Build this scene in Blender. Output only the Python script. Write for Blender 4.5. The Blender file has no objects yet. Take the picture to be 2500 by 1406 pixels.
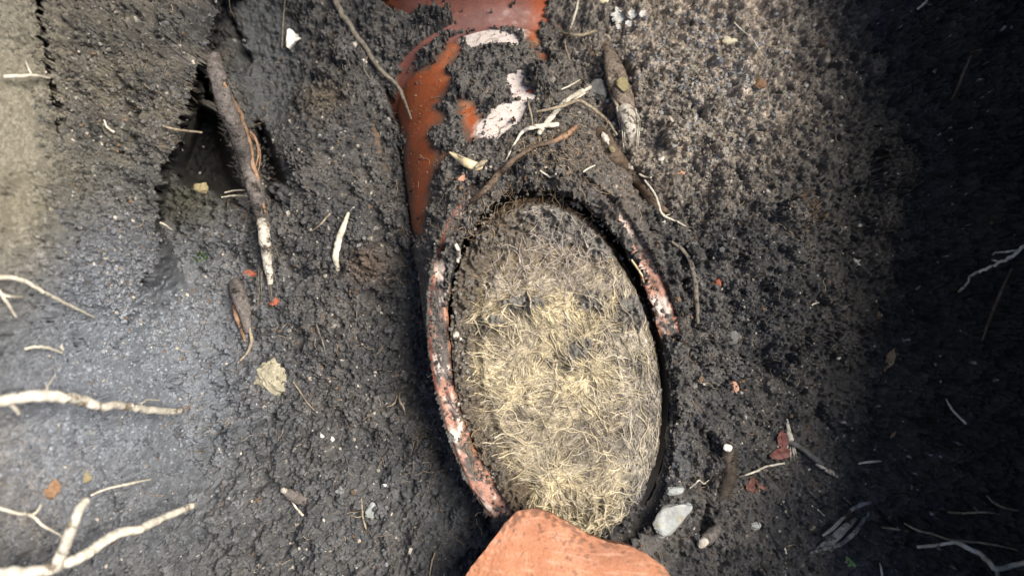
import bpy, math, random
import numpy as np
from mathutils import Vector, noise as mnoise

# ------------------------------------------------------------------ camera, world, sun, exposure
scene = bpy.context.scene
COL = scene.collection
CAM_H = 0.45            # camera height above the pit floor datum (metres)
VIEW_W = 0.55           # width of the view at the datum
PX = VIEW_W / 2500.0

cam_d = bpy.data.cameras.new('camera')
cam = bpy.data.objects.new('camera', cam_d)
COL.objects.link(cam)
cam.location = (0, 0, CAM_H)
cam_d.sensor_width = 36.0
cam_d.lens = 36.0 * CAM_H / VIEW_W
cam_d.clip_start = 0.01
cam_d.clip_end = 200.0
cam_d.dof.use_dof = True
cam_d.dof.focus_distance = 0.435
cam_d.dof.aperture_fstop = cam_d.lens / 5.0
scene.camera = cam

SUN_EL, SUN_AZ = 60.0, 22.0      # azimuth measured from +X (picture right) towards +Y (picture top)
world = bpy.data.worlds.new('World')
scene.world = world
world.use_nodes = True
wn = world.node_tree
wn.nodes.clear()
sky = wn.nodes.new('ShaderNodeTexSky')
sky.sky_type = 'NISHITA'
sky.sun_disc = False
sky.sun_elevation = math.radians(SUN_EL)
sky.sun_rotation = math.radians(90.0 - SUN_AZ)
bg = wn.nodes.new('ShaderNodeBackground')
bg.inputs['Strength'].default_value = 0.062
wo = wn.nodes.new('ShaderNodeOutputWorld')
wn.links.new(sky.outputs[0], bg.inputs[0])
wn.links.new(bg.outputs[0], wo.inputs[0])

sun_d = bpy.data.lights.new('sun', 'SUN')
sun_d.energy = 1.5
sun_d.angle = math.radians(32)
sun_d.color = (1.0, 0.93, 0.82)
sun = bpy.data.objects.new('sun', sun_d)
COL.objects.link(sun)
sd = Vector((math.cos(math.radians(SUN_EL)) * math.cos(math.radians(SUN_AZ)),
             math.cos(math.radians(SUN_EL)) * math.sin(math.radians(SUN_AZ)),
             math.sin(math.radians(SUN_EL))))
sun.rotation_euler = sd.to_track_quat('Z', 'Y').to_euler()
sun.location = (0.6, 0.3, 2)

vs = scene.view_settings
vs.view_transform = 'Standard'
vs.look = 'None'
vs.exposure = 2.45
vs.gamma = 1.0
vs.use_curve_mapping = False
scene.render.engine = 'CYCLES'
scene.cycles.use_denoising = True
scene.cycles.max_bounces = 6
scene.cycles.diffuse_bounces = 4

rng = np.random.default_rng(7)
random.seed(7)

# ------------------------------------------------------------------ helpers
def sc(z):
    return PX * (CAM_H - z) / CAM_H

def W(px, py, z):
    s = sc(z)
    return np.array([(px - 1250.0) * s, (703.0 - py) * s, z])

def tag(o, label=None, cat=None, group=None, kind=None):
    if label: o['label'] = label
    if cat: o['category'] = cat
    if group: o['group'] = group
    if kind: o['kind'] = kind
    return o

def empty(name, loc):
    o = bpy.data.objects.new(name, None)
    o.empty_display_size = 0.01
    o.location = loc
    COL.objects.link(o)
    return o

def mesh_obj(name, V, F, mats, parent=None, cols=None, smooth=True, origin=None, mat_idx=None):
    """V (N,3) world coordinates, F (M,k) faces (or list of arrays). ONE mesh object."""
    V = np.asarray(V, dtype=np.float64)
    if parent is not None:
        origin = np.array(parent['_o'][:]) if '_o' in parent else np.array(parent.location)
    elif origin is None:
        c = V.mean(axis=0)
        origin = np.array([c[0], c[1], V[:, 2].min()])
    me = bpy.data.meshes.new(name)
    Fs = F if isinstance(F, list) else [F]
    Fs = [np.asarray(f, dtype=np.int32) for f in Fs if len(f)]
    nl = sum(f.size for f in Fs)
    nf = sum(len(f) for f in Fs)
    me.vertices.add(len(V)); me.loops.add(nl); me.polygons.add(nf)
    me.vertices.foreach_set('co', (V - origin).astype(np.float32).ravel())
    me.loops.foreach_set('vertex_index', np.concatenate([f.ravel() for f in Fs]))
    starts, tot = [], 0
    for f in Fs:
        starts.append(tot + np.arange(len(f), dtype=np.int32) * f.shape[1]); tot += f.size
    me.polygons.foreach_set('loop_start', np.concatenate(starts).astype(np.int32))
    me.polygons.foreach_set('use_smooth', np.full(nf, smooth))
    if not isinstance(mats, (list, tuple)): mats = [mats]
    for m in mats: me.materials.append(m)
    if mat_idx is not None: me.polygons.foreach_set('material_index', np.asarray(mat_idx, dtype=np.int32))
    me.update(calc_edges=True)
    if cols is not None:
        ca = me.color_attributes.new('Col', 'FLOAT_COLOR', 'POINT')
        c4 = np.ones((len(V), 4), dtype=np.float32); c4[:, :3] = cols
        ca.data.foreach_set('color', c4.ravel())
    o = bpy.data.objects.new(name, me)
    COL.objects.link(o)
    if parent is not None:
        o.parent = parent
        o['_o'] = [float(v) for v in origin]
    else:
        o.location = origin
    return o

def grid_faces(nr, ncol, wrap=False):
    i = np.arange(nr - 1)[:, None]; j = np.arange(ncol if wrap else ncol - 1)[None, :]
    j2 = (j + 1) % ncol
    a = i * ncol + j; b = i * ncol + j2; c = (i + 1) * ncol + j2; d = (i + 1) * ncol + j
    return np.stack([a, b, c, d], -1).reshape(-1, 4)

def fbm(shape, lam_max, lam_min, beta, seed):
    """band limited gaussian noise, wavelengths in cells, std 1"""
    r = np.random.default_rng(seed)
    w = r.standard_normal(shape).astype(np.float32)
    f = np.fft.rfft2(w)
    ky = np.fft.fftfreq(shape[0])[:, None]; kx = np.fft.rfftfreq(shape[1])[None, :]
    k = np.sqrt(kx * kx + ky * ky) + 1e-9
    amp = k ** (-beta) * np.exp(-(k * lam_min * 0.7) ** 4) * (1 - np.exp(-(k * lam_max) ** 2))
    o = np.fft.irfft2(f * amp, s=shape)
    return (o / o.std()).astype(np.float32)

def sstep(a, b, x):
    t = np.clip((x - a) / (b - a), 0, 1)
    return t * t * (3 - 2 * t)

def sd_poly(X, Y, poly):
    """signed distance, negative inside"""
    P = np.asarray(poly, dtype=np.float64)
    d2 = np.full(X.shape, 1e18); inside = np.zeros(X.shape, dtype=bool)
    n = len(P)
    for i in range(n):
        a = P[i]; b = P[(i + 1) % n]
        ex, ey = b[0] - a[0], b[1] - a[1]
        wx, wy = X - a[0], Y - a[1]
        t = np.clip((wx * ex + wy * ey) / (ex * ex + ey * ey + 1e-12), 0, 1)
        d2 = np.minimum(d2, (wx - ex * t) ** 2 + (wy - ey * t) ** 2)
        if abs(ey) > 1e-12:
            c = ((a[1] <= Y) & (b[1] > Y)) | ((b[1] <= Y) & (a[1] > Y))
            inside ^= c & (X < a[0] + (Y - a[1]) / ey * ex)
    d = np.sqrt(d2)
    return np.where(inside, -d, d)

def sd_local(PXm, PYm, poly, pad=60):
    P = np.asarray(poly, dtype=float)
    out = np.full(PXm.shape, 1e3)
    m = (PXm > P[:, 0].min() - pad) & (PXm < P[:, 0].max() + pad) & (PYm > P[:, 1].min() - pad) & (PYm < P[:, 1].max() + pad)
    if m.any(): out[m] = sd_poly(PXm[m], PYm[m], poly)
    return out

# ------------------------------------------------------------------ materials
def new_mat(name):
    m = bpy.data.materials.new(name); m.use_nodes = True
    nt = m.node_tree
    b = nt.nodes['Principled BSDF']
    return m, nt, b

def vc_mat(name, rough=0.8, spec=0.3, n_scale=1500, n_amt=0.35, bump=0.0004, b_scale=1800, rough_var=0.15):
    """material whose base colour comes from the mesh's own colour attribute, with grain and bump"""
    m, nt, b = new_mat(name)
    L = nt.links
    at = nt.nodes.new('ShaderNodeAttribute'); at.attribute_name = 'Col'
    tc = nt.nodes.new('ShaderNodeTexCoord')
    nz = nt.nodes.new('ShaderNodeTexNoise'); nz.inputs['Scale'].default_value = n_scale; nz.inputs['Detail'].default_value = 4
    L.new(tc.outputs['Object'], nz.inputs['Vector'])
    mr = nt.nodes.new('ShaderNodeMapRange')
    mr.inputs['From Min'].default_value = 0.3; mr.inputs['From Max'].default_value = 0.7
    mr.inputs['To Min'].default_value = 1 - n_amt; mr.inputs['To Max'].default_value = 1 + n_amt
    L.new(nz.outputs['Fac'], mr.inputs['Value'])
    mx = nt.nodes.new('ShaderNodeVectorMath'); mx.operation = 'SCALE'
    L.new(at.outputs['Color'], mx.inputs[0]); L.new(mr.outputs[0], mx.inputs['Scale'])
    L.new(mx.outputs[0], b.inputs['Base Color'])
    rr = nt.nodes.new('ShaderNodeMapRange')
    rr.inputs['From Min'].default_value = 0.3; rr.inputs['From Max'].default_value = 0.7
    rr.inputs['To Min'].default_value = rough - rough_var; rr.inputs['To Max'].default_value = min(1, rough + rough_var)
    n2 = nt.nodes.new('ShaderNodeTexNoise'); n2.inputs['Scale'].default_value = b_scale * 0.3; n2.inputs['Detail'].default_value = 2
    L.new(tc.outputs['Object'], n2.inputs['Vector'])
    L.new(n2.outputs['Fac'], rr.inputs['Value']); L.new(rr.outputs[0], b.inputs['Roughness'])
    b.inputs['Specular IOR Level'].default_value = spec
    n3 = nt.nodes.new('ShaderNodeTexNoise'); n3.inputs['Scale'].default_value = b_scale; n3.inputs['Detail'].default_value = 3
    L.new(tc.outputs['Object'], n3.inputs['Vector'])
    bp = nt.nodes.new('ShaderNodeBump'); bp.inputs['Distance'].default_value = bump; bp.inputs['Strength'].default_value = 0.8
    L.new(n3.outputs['Fac'], bp.inputs['Height']); L.new(bp.outputs[0], b.inputs['Normal'])
    return m

def noise_mat(name, c1, c2, scale=400, rough=0.75, spec=0.3, bump=0.0004, dirt=None, dirt_amt=0.5, stretch=(1, 1, 1), dirt_scale=None):
    m, nt, b = new_mat(name)
    L = nt.links
    tc = nt.nodes.new('ShaderNodeTexCoord')
    mp = nt.nodes.new('ShaderNodeMapping'); mp.inputs['Scale'].default_value = stretch
    L.new(tc.outputs['Object'], mp.inputs['Vector'])
    nz = nt.nodes.new('ShaderNodeTexNoise'); nz.inputs['Scale'].default_value = scale; nz.inputs['Detail'].default_value = 6; nz.inputs['Roughness'].default_value = 0.65
    L.new(mp.outputs[0], nz.inputs['Vector'])
    cr = nt.nodes.new('ShaderNodeValToRGB')
    cr.color_ramp.elements[0].position = 0.35; cr.color_ramp.elements[0].color = (*c1, 1)
    cr.color_ramp.elements[1].position = 0.65; cr.color_ramp.elements[1].color = (*c2, 1)
    L.new(nz.outputs['Fac'], cr.inputs['Fac'])
    out = cr.outputs['Color']
    if dirt is not None:
        n2 = nt.nodes.new('ShaderNodeTexNoise'); n2.inputs['Scale'].default_value = dirt_scale or scale * 0.45; n2.inputs['Detail'].default_value = 8; n2.inputs['Roughness'].default_value = 0.7
        L.new(tc.outputs['Object'], n2.inputs['Vector'])
        r2 = nt.nodes.new('ShaderNodeValToRGB')
        p = 0.62 - 0.24 * dirt_amt
        r2.color_ramp.elements[0].position = p; r2.color_ramp.elements[0].color = (0, 0, 0, 1)
        r2.color_ramp.elements[1].position = p + 0.07; r2.color_ramp.elements[1].color = (1, 1, 1, 1)
        L.new(n2.outputs['Fac'], r2.inputs['Fac'])
        mix = nt.nodes.new('ShaderNodeMix'); mix.data_type = 'RGBA'
        mix.inputs[7].default_value = (*dirt, 1)
        L.new(r2.outputs['Color'], mix.inputs[0]); L.new(out, mix.inputs[6])
        out = mix.outputs[2]
    L.new(out, b.inputs['Base Color'])
    b.inputs['Roughness'].default_value = rough
    b.inputs['Specular IOR Level'].default_value = spec
    n3 = nt.nodes.new('ShaderNodeTexNoise'); n3.inputs['Scale'].default_value = scale * 2.5; n3.inputs['Detail'].default_value = 4
    L.new(mp.outputs[0], n3.inputs['Vector'])
    bp = nt.nodes.new('ShaderNodeBump'); bp.inputs['Distance'].default_value = bump; bp.inputs['Strength'].default_value = 0.8
    L.new(n3.outputs['Fac'], bp.inputs['Height']); L.new(bp.outputs[0], b.inputs['Normal'])
    return m

DIRT = (0.03, 0.026, 0.022)
M = {}
M['soil'] = vc_mat('soil', rough=0.72, spec=0.35, n_scale=1400, n_amt=0.3, bump=0.0005, b_scale=1500)
M['clay'] = vc_mat('fired_clay', rough=0.58, spec=0.4, n_scale=700, n_amt=0.14, bump=0.00015, b_scale=900)
M['clay_broken'] = vc_mat('broken_clay', rough=0.85, spec=0.2, n_scale=900, n_amt=0.25, bump=0.0006, b_scale=1200)
M['fibre'] = vc_mat('root_fibre', rough=0.7, spec=0.3, n_scale=800, n_amt=0.25, bump=0.0001, b_scale=2500)

# ------------------------------------------------------------------ pipe axis (tilted tube, obliquely broken)
ALPHA = math.radians(36)
ZR = 0.030
R_OUT, R_IN = 0.0635, 0.0532
c0 = W(1368, 905, ZR)
pl = np.array([-0.215, 0.977, 0.0]); pl /= np.linalg.norm(pl)
AX = pl * math.cos(ALPHA) + np.array([0, 0, -math.sin(ALPHA)])
E1 = pl * math.sin(ALPHA) + np.array([0, 0, math.cos(ALPHA)])
E2 = np.cross(AX, E1)
A_COLLAR = 0.197

def cyl_top(X, Y, R):
    wx, wy = X - c0[0], Y - c0[1]
    h = wx * AX[0] + wy * AX[1]
    A = 1 - AX[2] ** 2
    B = -2 * AX[2] * h
    C = wx * wx + wy * wy - h * h - R * R
    disc = B * B - 4 * A * C
    z = np.where(disc > 0, (-B + np.sqrt(np.maximum(disc, 0))) / (2 * A) + c0[2], -9.0)
    axial = h + (z - c0[2]) * AX[2]
    return z, axial

def rho_plane(X, Y):
    wx, wy = X - c0[0], Y - c0[1]
    h = wx * AX[0] + wy * AX[1]
    return np.sqrt(np.maximum(wx * wx + wy * wy - h * h, 0)), h

# ------------------------------------------------------------------ pit floor height field
GS = 0.00060
x0, x1, y0, y1 = -0.312, 0.318, -0.187, 0.187
nx = int((x1 - x0) / GS) + 1; ny = int((y1 - y0) / GS) + 1
xs = x0 + np.arange(nx) * GS; ys = y0 + np.arange(ny) * GS
GX, GY = np.meshgrid(xs, ys)
SH = GX.shape

LOW = [(0,0,-.03),(0,400,-.04),(200,200,-.05),(300,500,-.05),
 (480,300,-.045),(500,400,-.045),(450,480,-.045),(560,410,-.04),(640,410,-.042),(685,490,-.032),(420,540,-.04),(735,400,-.02),(725,330,-.03),(750,460,-.02),(560,530,-.036),
 (430,620,-.03),(500,650,-.03),(560,800,-.015),(700,700,-.022),(700,900,-.01),(600,1100,.008),(800,1100,.004),(900,900,-.012),(950,700,-.022),
 (1000,900,-.02),(1020,1050,-.02),(1080,1200,-.012),(800,1300,.016),(1000,1350,.012),(600,1350,.03),(470,900,.0),(500,1100,.012),(500,1300,.035),
 (850,550,-.022),(790,400,-.028),(850,250,-.04),(900,120,-.045),(640,150,-.078),(600,40,-.075),(680,290,-.06),(800,30,-.05),(560,200,-.07),
 (950,320,-.05),(960,450,-.04),(990,560,-.025),(760,200,-.055),
 (1650,500,.0),(1700,300,-.012),(1600,100,-.03),(1450,150,-.03),(1800,100,-.018),(1900,300,.0),(1750,700,.002),(1720,900,.022),(1700,1050,.03),(1800,900,.0),(1900,700,.0),
 (2000,900,-.012),(1950,1150,-.025),(1800,1250,.0),(1700,1350,.012),(1850,1390,.0),(2000,1350,-.012),(1560,1330,.025),(1640,1250,.025),(1650,1120,.03),
 (2150,700,-.02),(2150,1100,-.03),(2100,200,-.012),(2300,700,-.02),(2500,700,.004),(2500,200,.004),(2500,1200,-.005),(2300,1400,-.015),(2300,0,-.01),
 (1380,1400,.02),(1200,1400,.015),(1380,1500,.03),(1300,-60,-.05),(1000,-60,-.05),(1600,-60,-.035),(0,1400,.0),(1660,760,.008),(1640,620,.006),(1570,480,-.004)]
HIGH = [(-300,0,.135),(-300,700,.165),(-300,1400,.15),(0,0,.115),(0,300,.125),(0,700,.145),(0,1000,.14),(0,1400,.135),(100,150,.092),(90,400,.11),
 (300,100,.062),(300,250,.066),(360,330,.068),(300,450,.072),(420,200,.050),(500,100,.026),(520,0,.02),(420,420,.055),(200,600,.098),(330,640,.070),(200,800,.085),(410,560,.048),
 (300,800,.052),(420,750,.018),(200,1000,.105),(400,1000,.040),(480,1000,.012),(300,1200,.082),(460,1200,.036),(450,1380,.048),(200,1380,.10),(640,1380,.02),(640,1000,-.01)]

HIGH = [(a, b, (c - .02) * (.78 if a < 350 else .85) + .02) for a, b, c in HIGH]
def tps(ctrl, X, Y, lam=1e-5, raw=False):
    P = np.array(ctrl if raw else [W(*c) for c in ctrl], dtype=float)
    n = len(P)
    def U(r2): return np.where(r2 > 1e-14, r2 * np.log(np.maximum(r2, 1e-14)), 0)
    d2 = ((P[:, None, :2] - P[None, :, :2]) ** 2).sum(-1)
    K = np.zeros((n + 3, n + 3)); K[:n, :n] = U(d2) + lam * np.eye(n)
    K[:n, n] = 1; K[:n, n + 1:] = P[:, :2]; K[n, :n] = 1; K[n + 1:, :n] = P[:, :2].T
    s = np.linalg.solve(K, np.concatenate([P[:, 2], np.zeros(3)]))
    out = s[n] + s[n + 1] * X + s[n + 2] * Y
    for i in range(n):
        out = out + s[i] * U((X - P[i, 0]) ** 2 + (Y - P[i, 1]) ** 2)
    return out

def upsample(cx, cy, Z):
    t = np.stack([np.interp(xs, cx, r) for r in Z])
    return np.stack([np.interp(ys, cy, t[:, j]) for j in range(t.shape[1])], 1)

cx = np.linspace(x0, x1, 150); cy = np.linspace(y0, y1, 100)
CX, CY = np.meshgrid(cx, cy)
zl = upsample(cx, cy, np.clip(tps(LOW, CX, CY), -.13, .06))

# the bank is laid out on the sight lines of the low ground, so that its face leans out over the hollow
edge = [(-500,-400,.1),(545,-400,.02),(545,0,.02),(520,90,.025),(500,160,.03),(482,240,.04),(452,320,.05),(418,400,.055),(398,470,.055),(396,560,.05),(410,680,.04),(450,820,.03),(480,1000,.03),(500,1200,.035),(510,1600,.035),(-500,1600,.1)]
def pixels(X, Y, Z):
    s = PX * (CAM_H - Z) / CAM_H
    return 1250 + X / s, 703 - Y / s
PXm, PYm = pixels(GX, GY, zl)
zlc = np.clip(tps(LOW, CX, CY), -.13, .06)
cpx, cpy = pixels(CX, CY, zlc)
HP = [((a - 1250) * PX, (703 - b) * PX, c) for a, b, c in HIGH]
zh = upsample(cx, cy, np.clip(tps(HP, (cpx - 1250) * PX, (703 - cpy) * PX, raw=True), -.05, .17))
epoly = [((a - 1250) * PX, (703 - b) * PX) for a, b, c in edge]
n_edge = fbm(SH, 60, 6, 1.3, 11)
QX, QY = (PXm - 1250) * PX, (703 - PYm) * PX
sdb = sd_poly(QX, QY, epoly) + n_edge * 0.0014
wid = 0.0022 + 0.030 * (1 - sstep(-.030, .030, QY))
wb = sstep(1, -1, sdb / wid)
base = zl * (1 - wb) + np.maximum(zh, zl) * wb
_k = (CAM_H - base) / (CAM_H - zl)
DX, DY = GX * (_k - 1), GY * (_k - 1)

# masks in the pit: 1 crumbly, low = smeared smooth
def blob(px, py, rx, ry, rot=0, p=2):
    c, s = math.cos(math.radians(rot)), math.sin(math.radians(rot))
    u = ((PXm - px) * c + (PYm - py) * s) / rx; v = (-(PXm - px) * s + (PYm - py) * c) / ry
    return np.exp(-(u * u + v * v) ** (p / 2))
n_lo = fbm(SH, 220, 40, 1.5, 21)
n_md = fbm(SH, 60, 8, 1.2, 22)
smooth = np.clip(1.2 * blob(655, 140, 80, 190, -8, 4) + blob(665, 400, 45, 120, 10, 4) + 0.6 * blob(60, 1050, 330, 330, 35, 4) + 0.25 * blob(300, 620, 260, 130, 50)
     + 0.5 * blob(20, 250, 90, 420, 0, 4) + 0.5 * blob(1640, 1110, 40, 90) + .5 * blob(1930, 1150, 150, 150), 0, 1)
smooth = np.clip(smooth + n_lo * 0.15, 0, 1)
crumb = 1 - 0.92 * smooth
_gy, _gx = np.gradient(base, GS); steep = np.hypot(_gx, _gy)
crumb = crumb / (1 + (steep / 1.6) ** 4)

# mid forms
form = fbm(SH, 80, 12, 1.6, 31) * 0.0030 + fbm(SH, 24, 4, 1.2, 32) * 0.0020
form *= (0.25 + 0.75 * crumb)
# furrows left by the trowel, lower left, running from upper left to lower right
fl = np.zeros(SH)
for (ax, ay, bx, by, dep, wd) in [(620,1140,760,1260,.004,8),(770,1230,1000,1290,.003,7),(700,1310,860,1400,.006,12),(640,920,720,990,.004,8),(905,1060,960,1130,.005,7),(960,1130,1010,1190,.003,6),
      (780,960,800,1000,.003,6),(1700,560,1740,640,.012,22),(1655,590,1680,640,.012,18),(1690,700,1700,800,.012,14),(1735,880,1750,940,.006,10),(1790,760,1900,900,.004,10),(1850,880,1960,960,.010,14),
      (1730,1060,1740,1110,.014,16),(1725,1180,1730,1290,.012,14),(2010,1000,2030,1060,.006,12),(1860,1290,1890,1350,.006,10),(1525,150,1550,180,.018,14),(1470,270,1500,290,.01,16),(1465,330,1560,450,.010,18),
      (925,540,935,580,.016,14),(905,720,925,735,.010,10),(1005,860,1015,960,.006,12),(1000,960,1010,1000,.014,16),(505,120,500,260,.012,10),(560,40,600,150,.010,8),(850,470,870,480,.008,12),(1560,440,1590,500,.012,14)]:
    t = np.clip(((PXm - ax) * (bx - ax) + (PYm - ay) * (by - ay)) / ((bx - ax) ** 2 + (by - ay) ** 2), 0, 1)
    d = np.hypot(PXm - ax - t * (bx - ax), PYm - ay - t * (by - ay)) + n_md * 5
    fl += dep * np.exp(-(d / wd) ** 2)
# crack between the bank and the hanging clod
ck = [(85,-40),(100,40),(118,120),(128,200),(138,260),(142,320)]
d = np.full(SH, 1e9)
for (a, b), (c, e) in zip(ck[:-1], ck[1:]):
    t = np.clip(((PXm - a) * (c - a) + (PYm - b) * (e - b)) / ((c - a) ** 2 + (e - b) ** 2), 0, 1)
    d = np.minimum(d, np.hypot(PXm - a - t * (c - a), PYm - b - t * (e - b)))
d = d + n_md * 1.1
crack = 0.04 * np.exp(-(d / 4.6) ** 2)
SLOTS = [([(503,128),(522,200),(540,262),(553,335),(576,420),(602,485),(566,505),(520,478),(470,462),(436,448),(424,408),(455,330),(482,245),(498,170)], .085),
         ([(622,298),(642,300),(662,342),(692,420),(716,498),(692,524),(662,516),(642,450),(626,380)], .07),
         ([(556,30),(566,36),(596,100),(612,150),(600,152),(580,110)], .02)]
for p_, dep in SLOTS:
    dd = sd_local(PXm, PYm, p_, 80) + n_md * 1.3
    crack = np.maximum(crack, dep * sstep(5, -30, dd) * (1 - .75 * sstep(400, 510, PYm)))
DXC, DYC = (PXm - 1250) * PX / CAM_H * crack, (703 - PYm) * PX / CAM_H * crack
slotf = np.zeros(SH)
for p_, dep in SLOTS[:2]: slotf = np.maximum(slotf, sstep(-26, -40, sd_local(PXm, PYm, p_, 80)))
inslot = sstep(.002, .012, crack) * (1 - .85 * slotf)
crumb = crumb * (1 - .97 * inslot)
H0 = base + (form - fl) * (1 - inslot) - crack
# hollows and lumps on the clod and bank
for (a, b, rx, ry, am) in [(300,270,40,20,-.007),(250,150,60,25,-.003),(420,200,40,60,.004),(270,700,22,18,-.006),(320,720,20,14,-.006),(90,1010,30,25,-.008),(230,790,50,20,-.003),(270,860,40,20,-.004),(110,600,25,14,-.005),(240,1230,50,40,-.005),(370,1260,40,20,-.004),
      (890,650,45,35,.006),(560,520,60,40,-.004),(790,780,60,40,.003),(1050,300,0.1,0.1,0)]:
    if rx > 1: H0 += am * blob(a, b, rx, ry)

# crumbs: thousands of little rounded grains pressed into the surface
SURF0 = H0.copy()
tone = np.ones(SH, dtype=np.float32)
hue = np.zeros(SH, dtype=np.float32)      # 0 soil, 1 pale mineral, 2 rusty
Hc = H0.copy()
nA = fbm(SH, 7, 2, .6, 401); nB = fbm(SH, 6, 2, .8, 402)
def stamp(N, rmin, rmax, pw, lift, seed, pale=0.0, ell=0.35, use_mask=True):
    r = np.random.default_rng(seed)
    ii = r.integers(3, ny - 3, N); jj = r.integers(3, nx - 3, N)
    rad = rmin * (rmax / rmin) ** (r.random(N) ** pw)
    keep = (r.random(N) < crumb[ii, jj] ** 1.5) if use_mask else np.ones(N, bool)
    tn = 1 + 0.22 * r.standard_normal(N)
    pk = r.random(N)
    la = r.uniform(-1, 1, N); ro = r.uniform(0, math.pi, N); el = r.uniform(1 - ell, 1, N)
    # sloping faces: grains are flattened a little on the surface
    for k in np.nonzero(keep)[0]:
        R = rad[k]; n = int(R / GS) + 1
        i, j = ii[k], jj[k]
        a, b, c, d = max(i - n, 0), min(i + n + 1, ny), max(j - n, 0), min(j + n + 1, nx)
        yy = (np.arange(a, b) - i)[:, None] * GS; xx = (np.arange(c, d) - j)[None, :] * GS
        co, si = math.cos(ro[k]), math.sin(ro[k])
        u = (xx * co + yy * si); v = (-xx * si + yy * co) / el[k]
        q = R * R * (1 + .30 * nB[a:b, c:d]) - u * u - v * v
        zc = H0[i, j] + lift * R * (la[k] - 0.55)
        cand = zc + np.sqrt(np.maximum(q, 0)) * 0.8 + nA[a:b, c:d] * min(.16 * R, .0004)
        sl = Hc[a:b, c:d]
        m = (q > 0) & (cand > sl)
        if m.any():
            sl[m] = cand[m]
            tone[a:b, c:d][m] = max(0.4, tn[k])
            hue[a:b, c:d][m] = 1 if pk[k] < pale else (2 if pk[k] > 0.994 else 0)
stamp(260, .0055, .0130, 1.4, 1.05, 40)
H0 = 0.4 * H0 + 0.6 * Hc
stamp(1500, .0030, .0070, 1.6, 1.0, 41)
H0 = 0.5 * H0 + 0.5 * Hc
stamp(22000, .0011, .0030, 1.6, 1.15, 42)
H0 = 0.35 * H0 + 0.65 * Hc
stamp(110000, .0006, .0013, 1.3, 1.5, 43, pale=0.009)
Hc += fbm(SH, 11, 2.0, 0.75, 44) * 0.00070 * (0.25 + crumb) * (1 - .9 * inslot)
Z = Hc

# ---- meet the pipe
PXp, PYp = PXm, PYm
zo, ax_o = cyl_top(GX, GY, R_OUT)
zcol, ax_c = cyl_top(GX, GY, R_OUT + 0.010)
use_c = (ax_c > A_COLLAR) & (zcol > -5)
rho, hpl = rho_plane(GX, GY)
rag = fbm(SH, 40, 3, 1.1, 51)
rag2 = fbm(SH, 14, 2.5, 0.9, 52)
S = np.full(SH, -9.0)
S = np.where((rho >= R_OUT) & (hpl > 0) & (zo > -5), zo, S)
S = np.where((hpl > 0) & use_c, np.maximum(S, zcol), S)
annul = (rho < R_OUT) & (rho > R_IN)
S = np.where(annul, ZR, S)
inside = rho <= R_IN
pipe_px, pipe_py = pixels(GX, GY, np.where(S > -5, S, ZR))

EXPOSED = [
 [(985,190),(1030,168),(1062,150),(1098,105),(1128,92),(1120,130),(1092,168),(1106,200),(1082,235),(1064,262),(1086,292),(1050,310),(1046,345),(1072,380),(1052,440),(1042,500),(1032,575),(1002,565),(996,470),(984,400),(992,350),(958,268),(975,230)],
 [(890,-80),(905,10),(960,36),(1012,30),(1040,14),(1098,25),(1112,55),(1150,78),(1230,60),(1312,78),(1328,30),(1340,-80)],
 [(1268,66),(1310,66),(1320,105),(1342,150),(1326,164),(1308,118),(1290,98)],
 [(1118,240),(1150,248),(1184,292),(1172,332),(1150,345),(1128,300)],
 [(1140,92),(1182,72),(1222,84),(1262,92),(1258,104),(1206,106),(1176,112),(1150,110)],
 [(1244,186),(1268,180),(1274,215),(1300,222),(1302,240),(1270,238),(1256,232)],
 [(1180,330),(1206,272),(1236,256),(1282,248),(1272,282),(1240,312),(1214,336)],
 [(1105,368),(1095,378),(1075,400),(1050,430),(1060,395),(1085,370)],
]
LIME = [4, 5, 6]
RIMX = [
 [(1140,424),(1100,448),(1056,520),(1018,630),(1010,700),(1030,800),(1055,930),(1095,1060),(1145,1180),(1190,1265),(1240,1255),(1200,1140),(1150,980),(1112,830),(1086,690),(1090,600),(1128,550),(1160,485),(1196,446)],
 [(1420,412),(1470,430),(1520,474),(1560,540),(1600,610),(1640,680),(1676,800),(1640,824),(1602,812),(1586,735),(1570,670),(1548,605),(1520,545),(1484,490),(1455,458),(1420,436)],
 [(1490,425),(1515,430),(1536,452),(1530,470),(1505,450)],
 [(1200,425),(1240,410),(1262,414),(1240,432),(1210,440)],
]
exp_m = np.zeros(SH, bool)
expd = np.full(SH, 1e3)
for q_, p in enumerate(EXPOSED):
    dd = sd_local(pipe_px, pipe_py, p) + rag * (2.5 if q_ in LIME else 4.0) + rag2 * 2 - (7 if q_ in LIME else 5)
    if q_ in (0, 7): dd = np.where(ax_c > A_COLLAR - .003, 50, dd)
    expd = np.minimum(expd, dd)
rimd = np.full(SH, 1e3)
for p in RIMX:
    rimd = np.minimum(rimd, sd_local(pipe_px, pipe_py, p) + rag * 4 + rag2 * 3)
cover = np.where(annul, sstep(-3, 3, rimd), sstep(-3, 3, expd))
spots = (fbm(SH, 36, 4, 1.0, 53) + 0.5 * rag2)
cover = np.where(annul & (rimd < 0) & (spots > 2.1), 0.5, cover)
cover = np.where((~annul) & (expd < 0) & (spots > 2.6), 0.7, cover)
thick = 0.0016 + np.maximum(0, 0.0022 * fbm(SH, 60, 10, 1.4, 54) + 0.001) + 0.9 * (Z - SURF0)
ridge = np.exp(-((rho - (R_OUT - .003)) / .0045) ** 2) * (hpl > -.01)
thick = thick + np.where(rho < R_OUT + .012, .0036 * ridge, 0)
thick = np.maximum(thick, np.where(annul, .0030, 0.0003))
zs = S + np.where(cover > 0.5, thick * cover, -0.0075)
onpipe = S > -5
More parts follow.
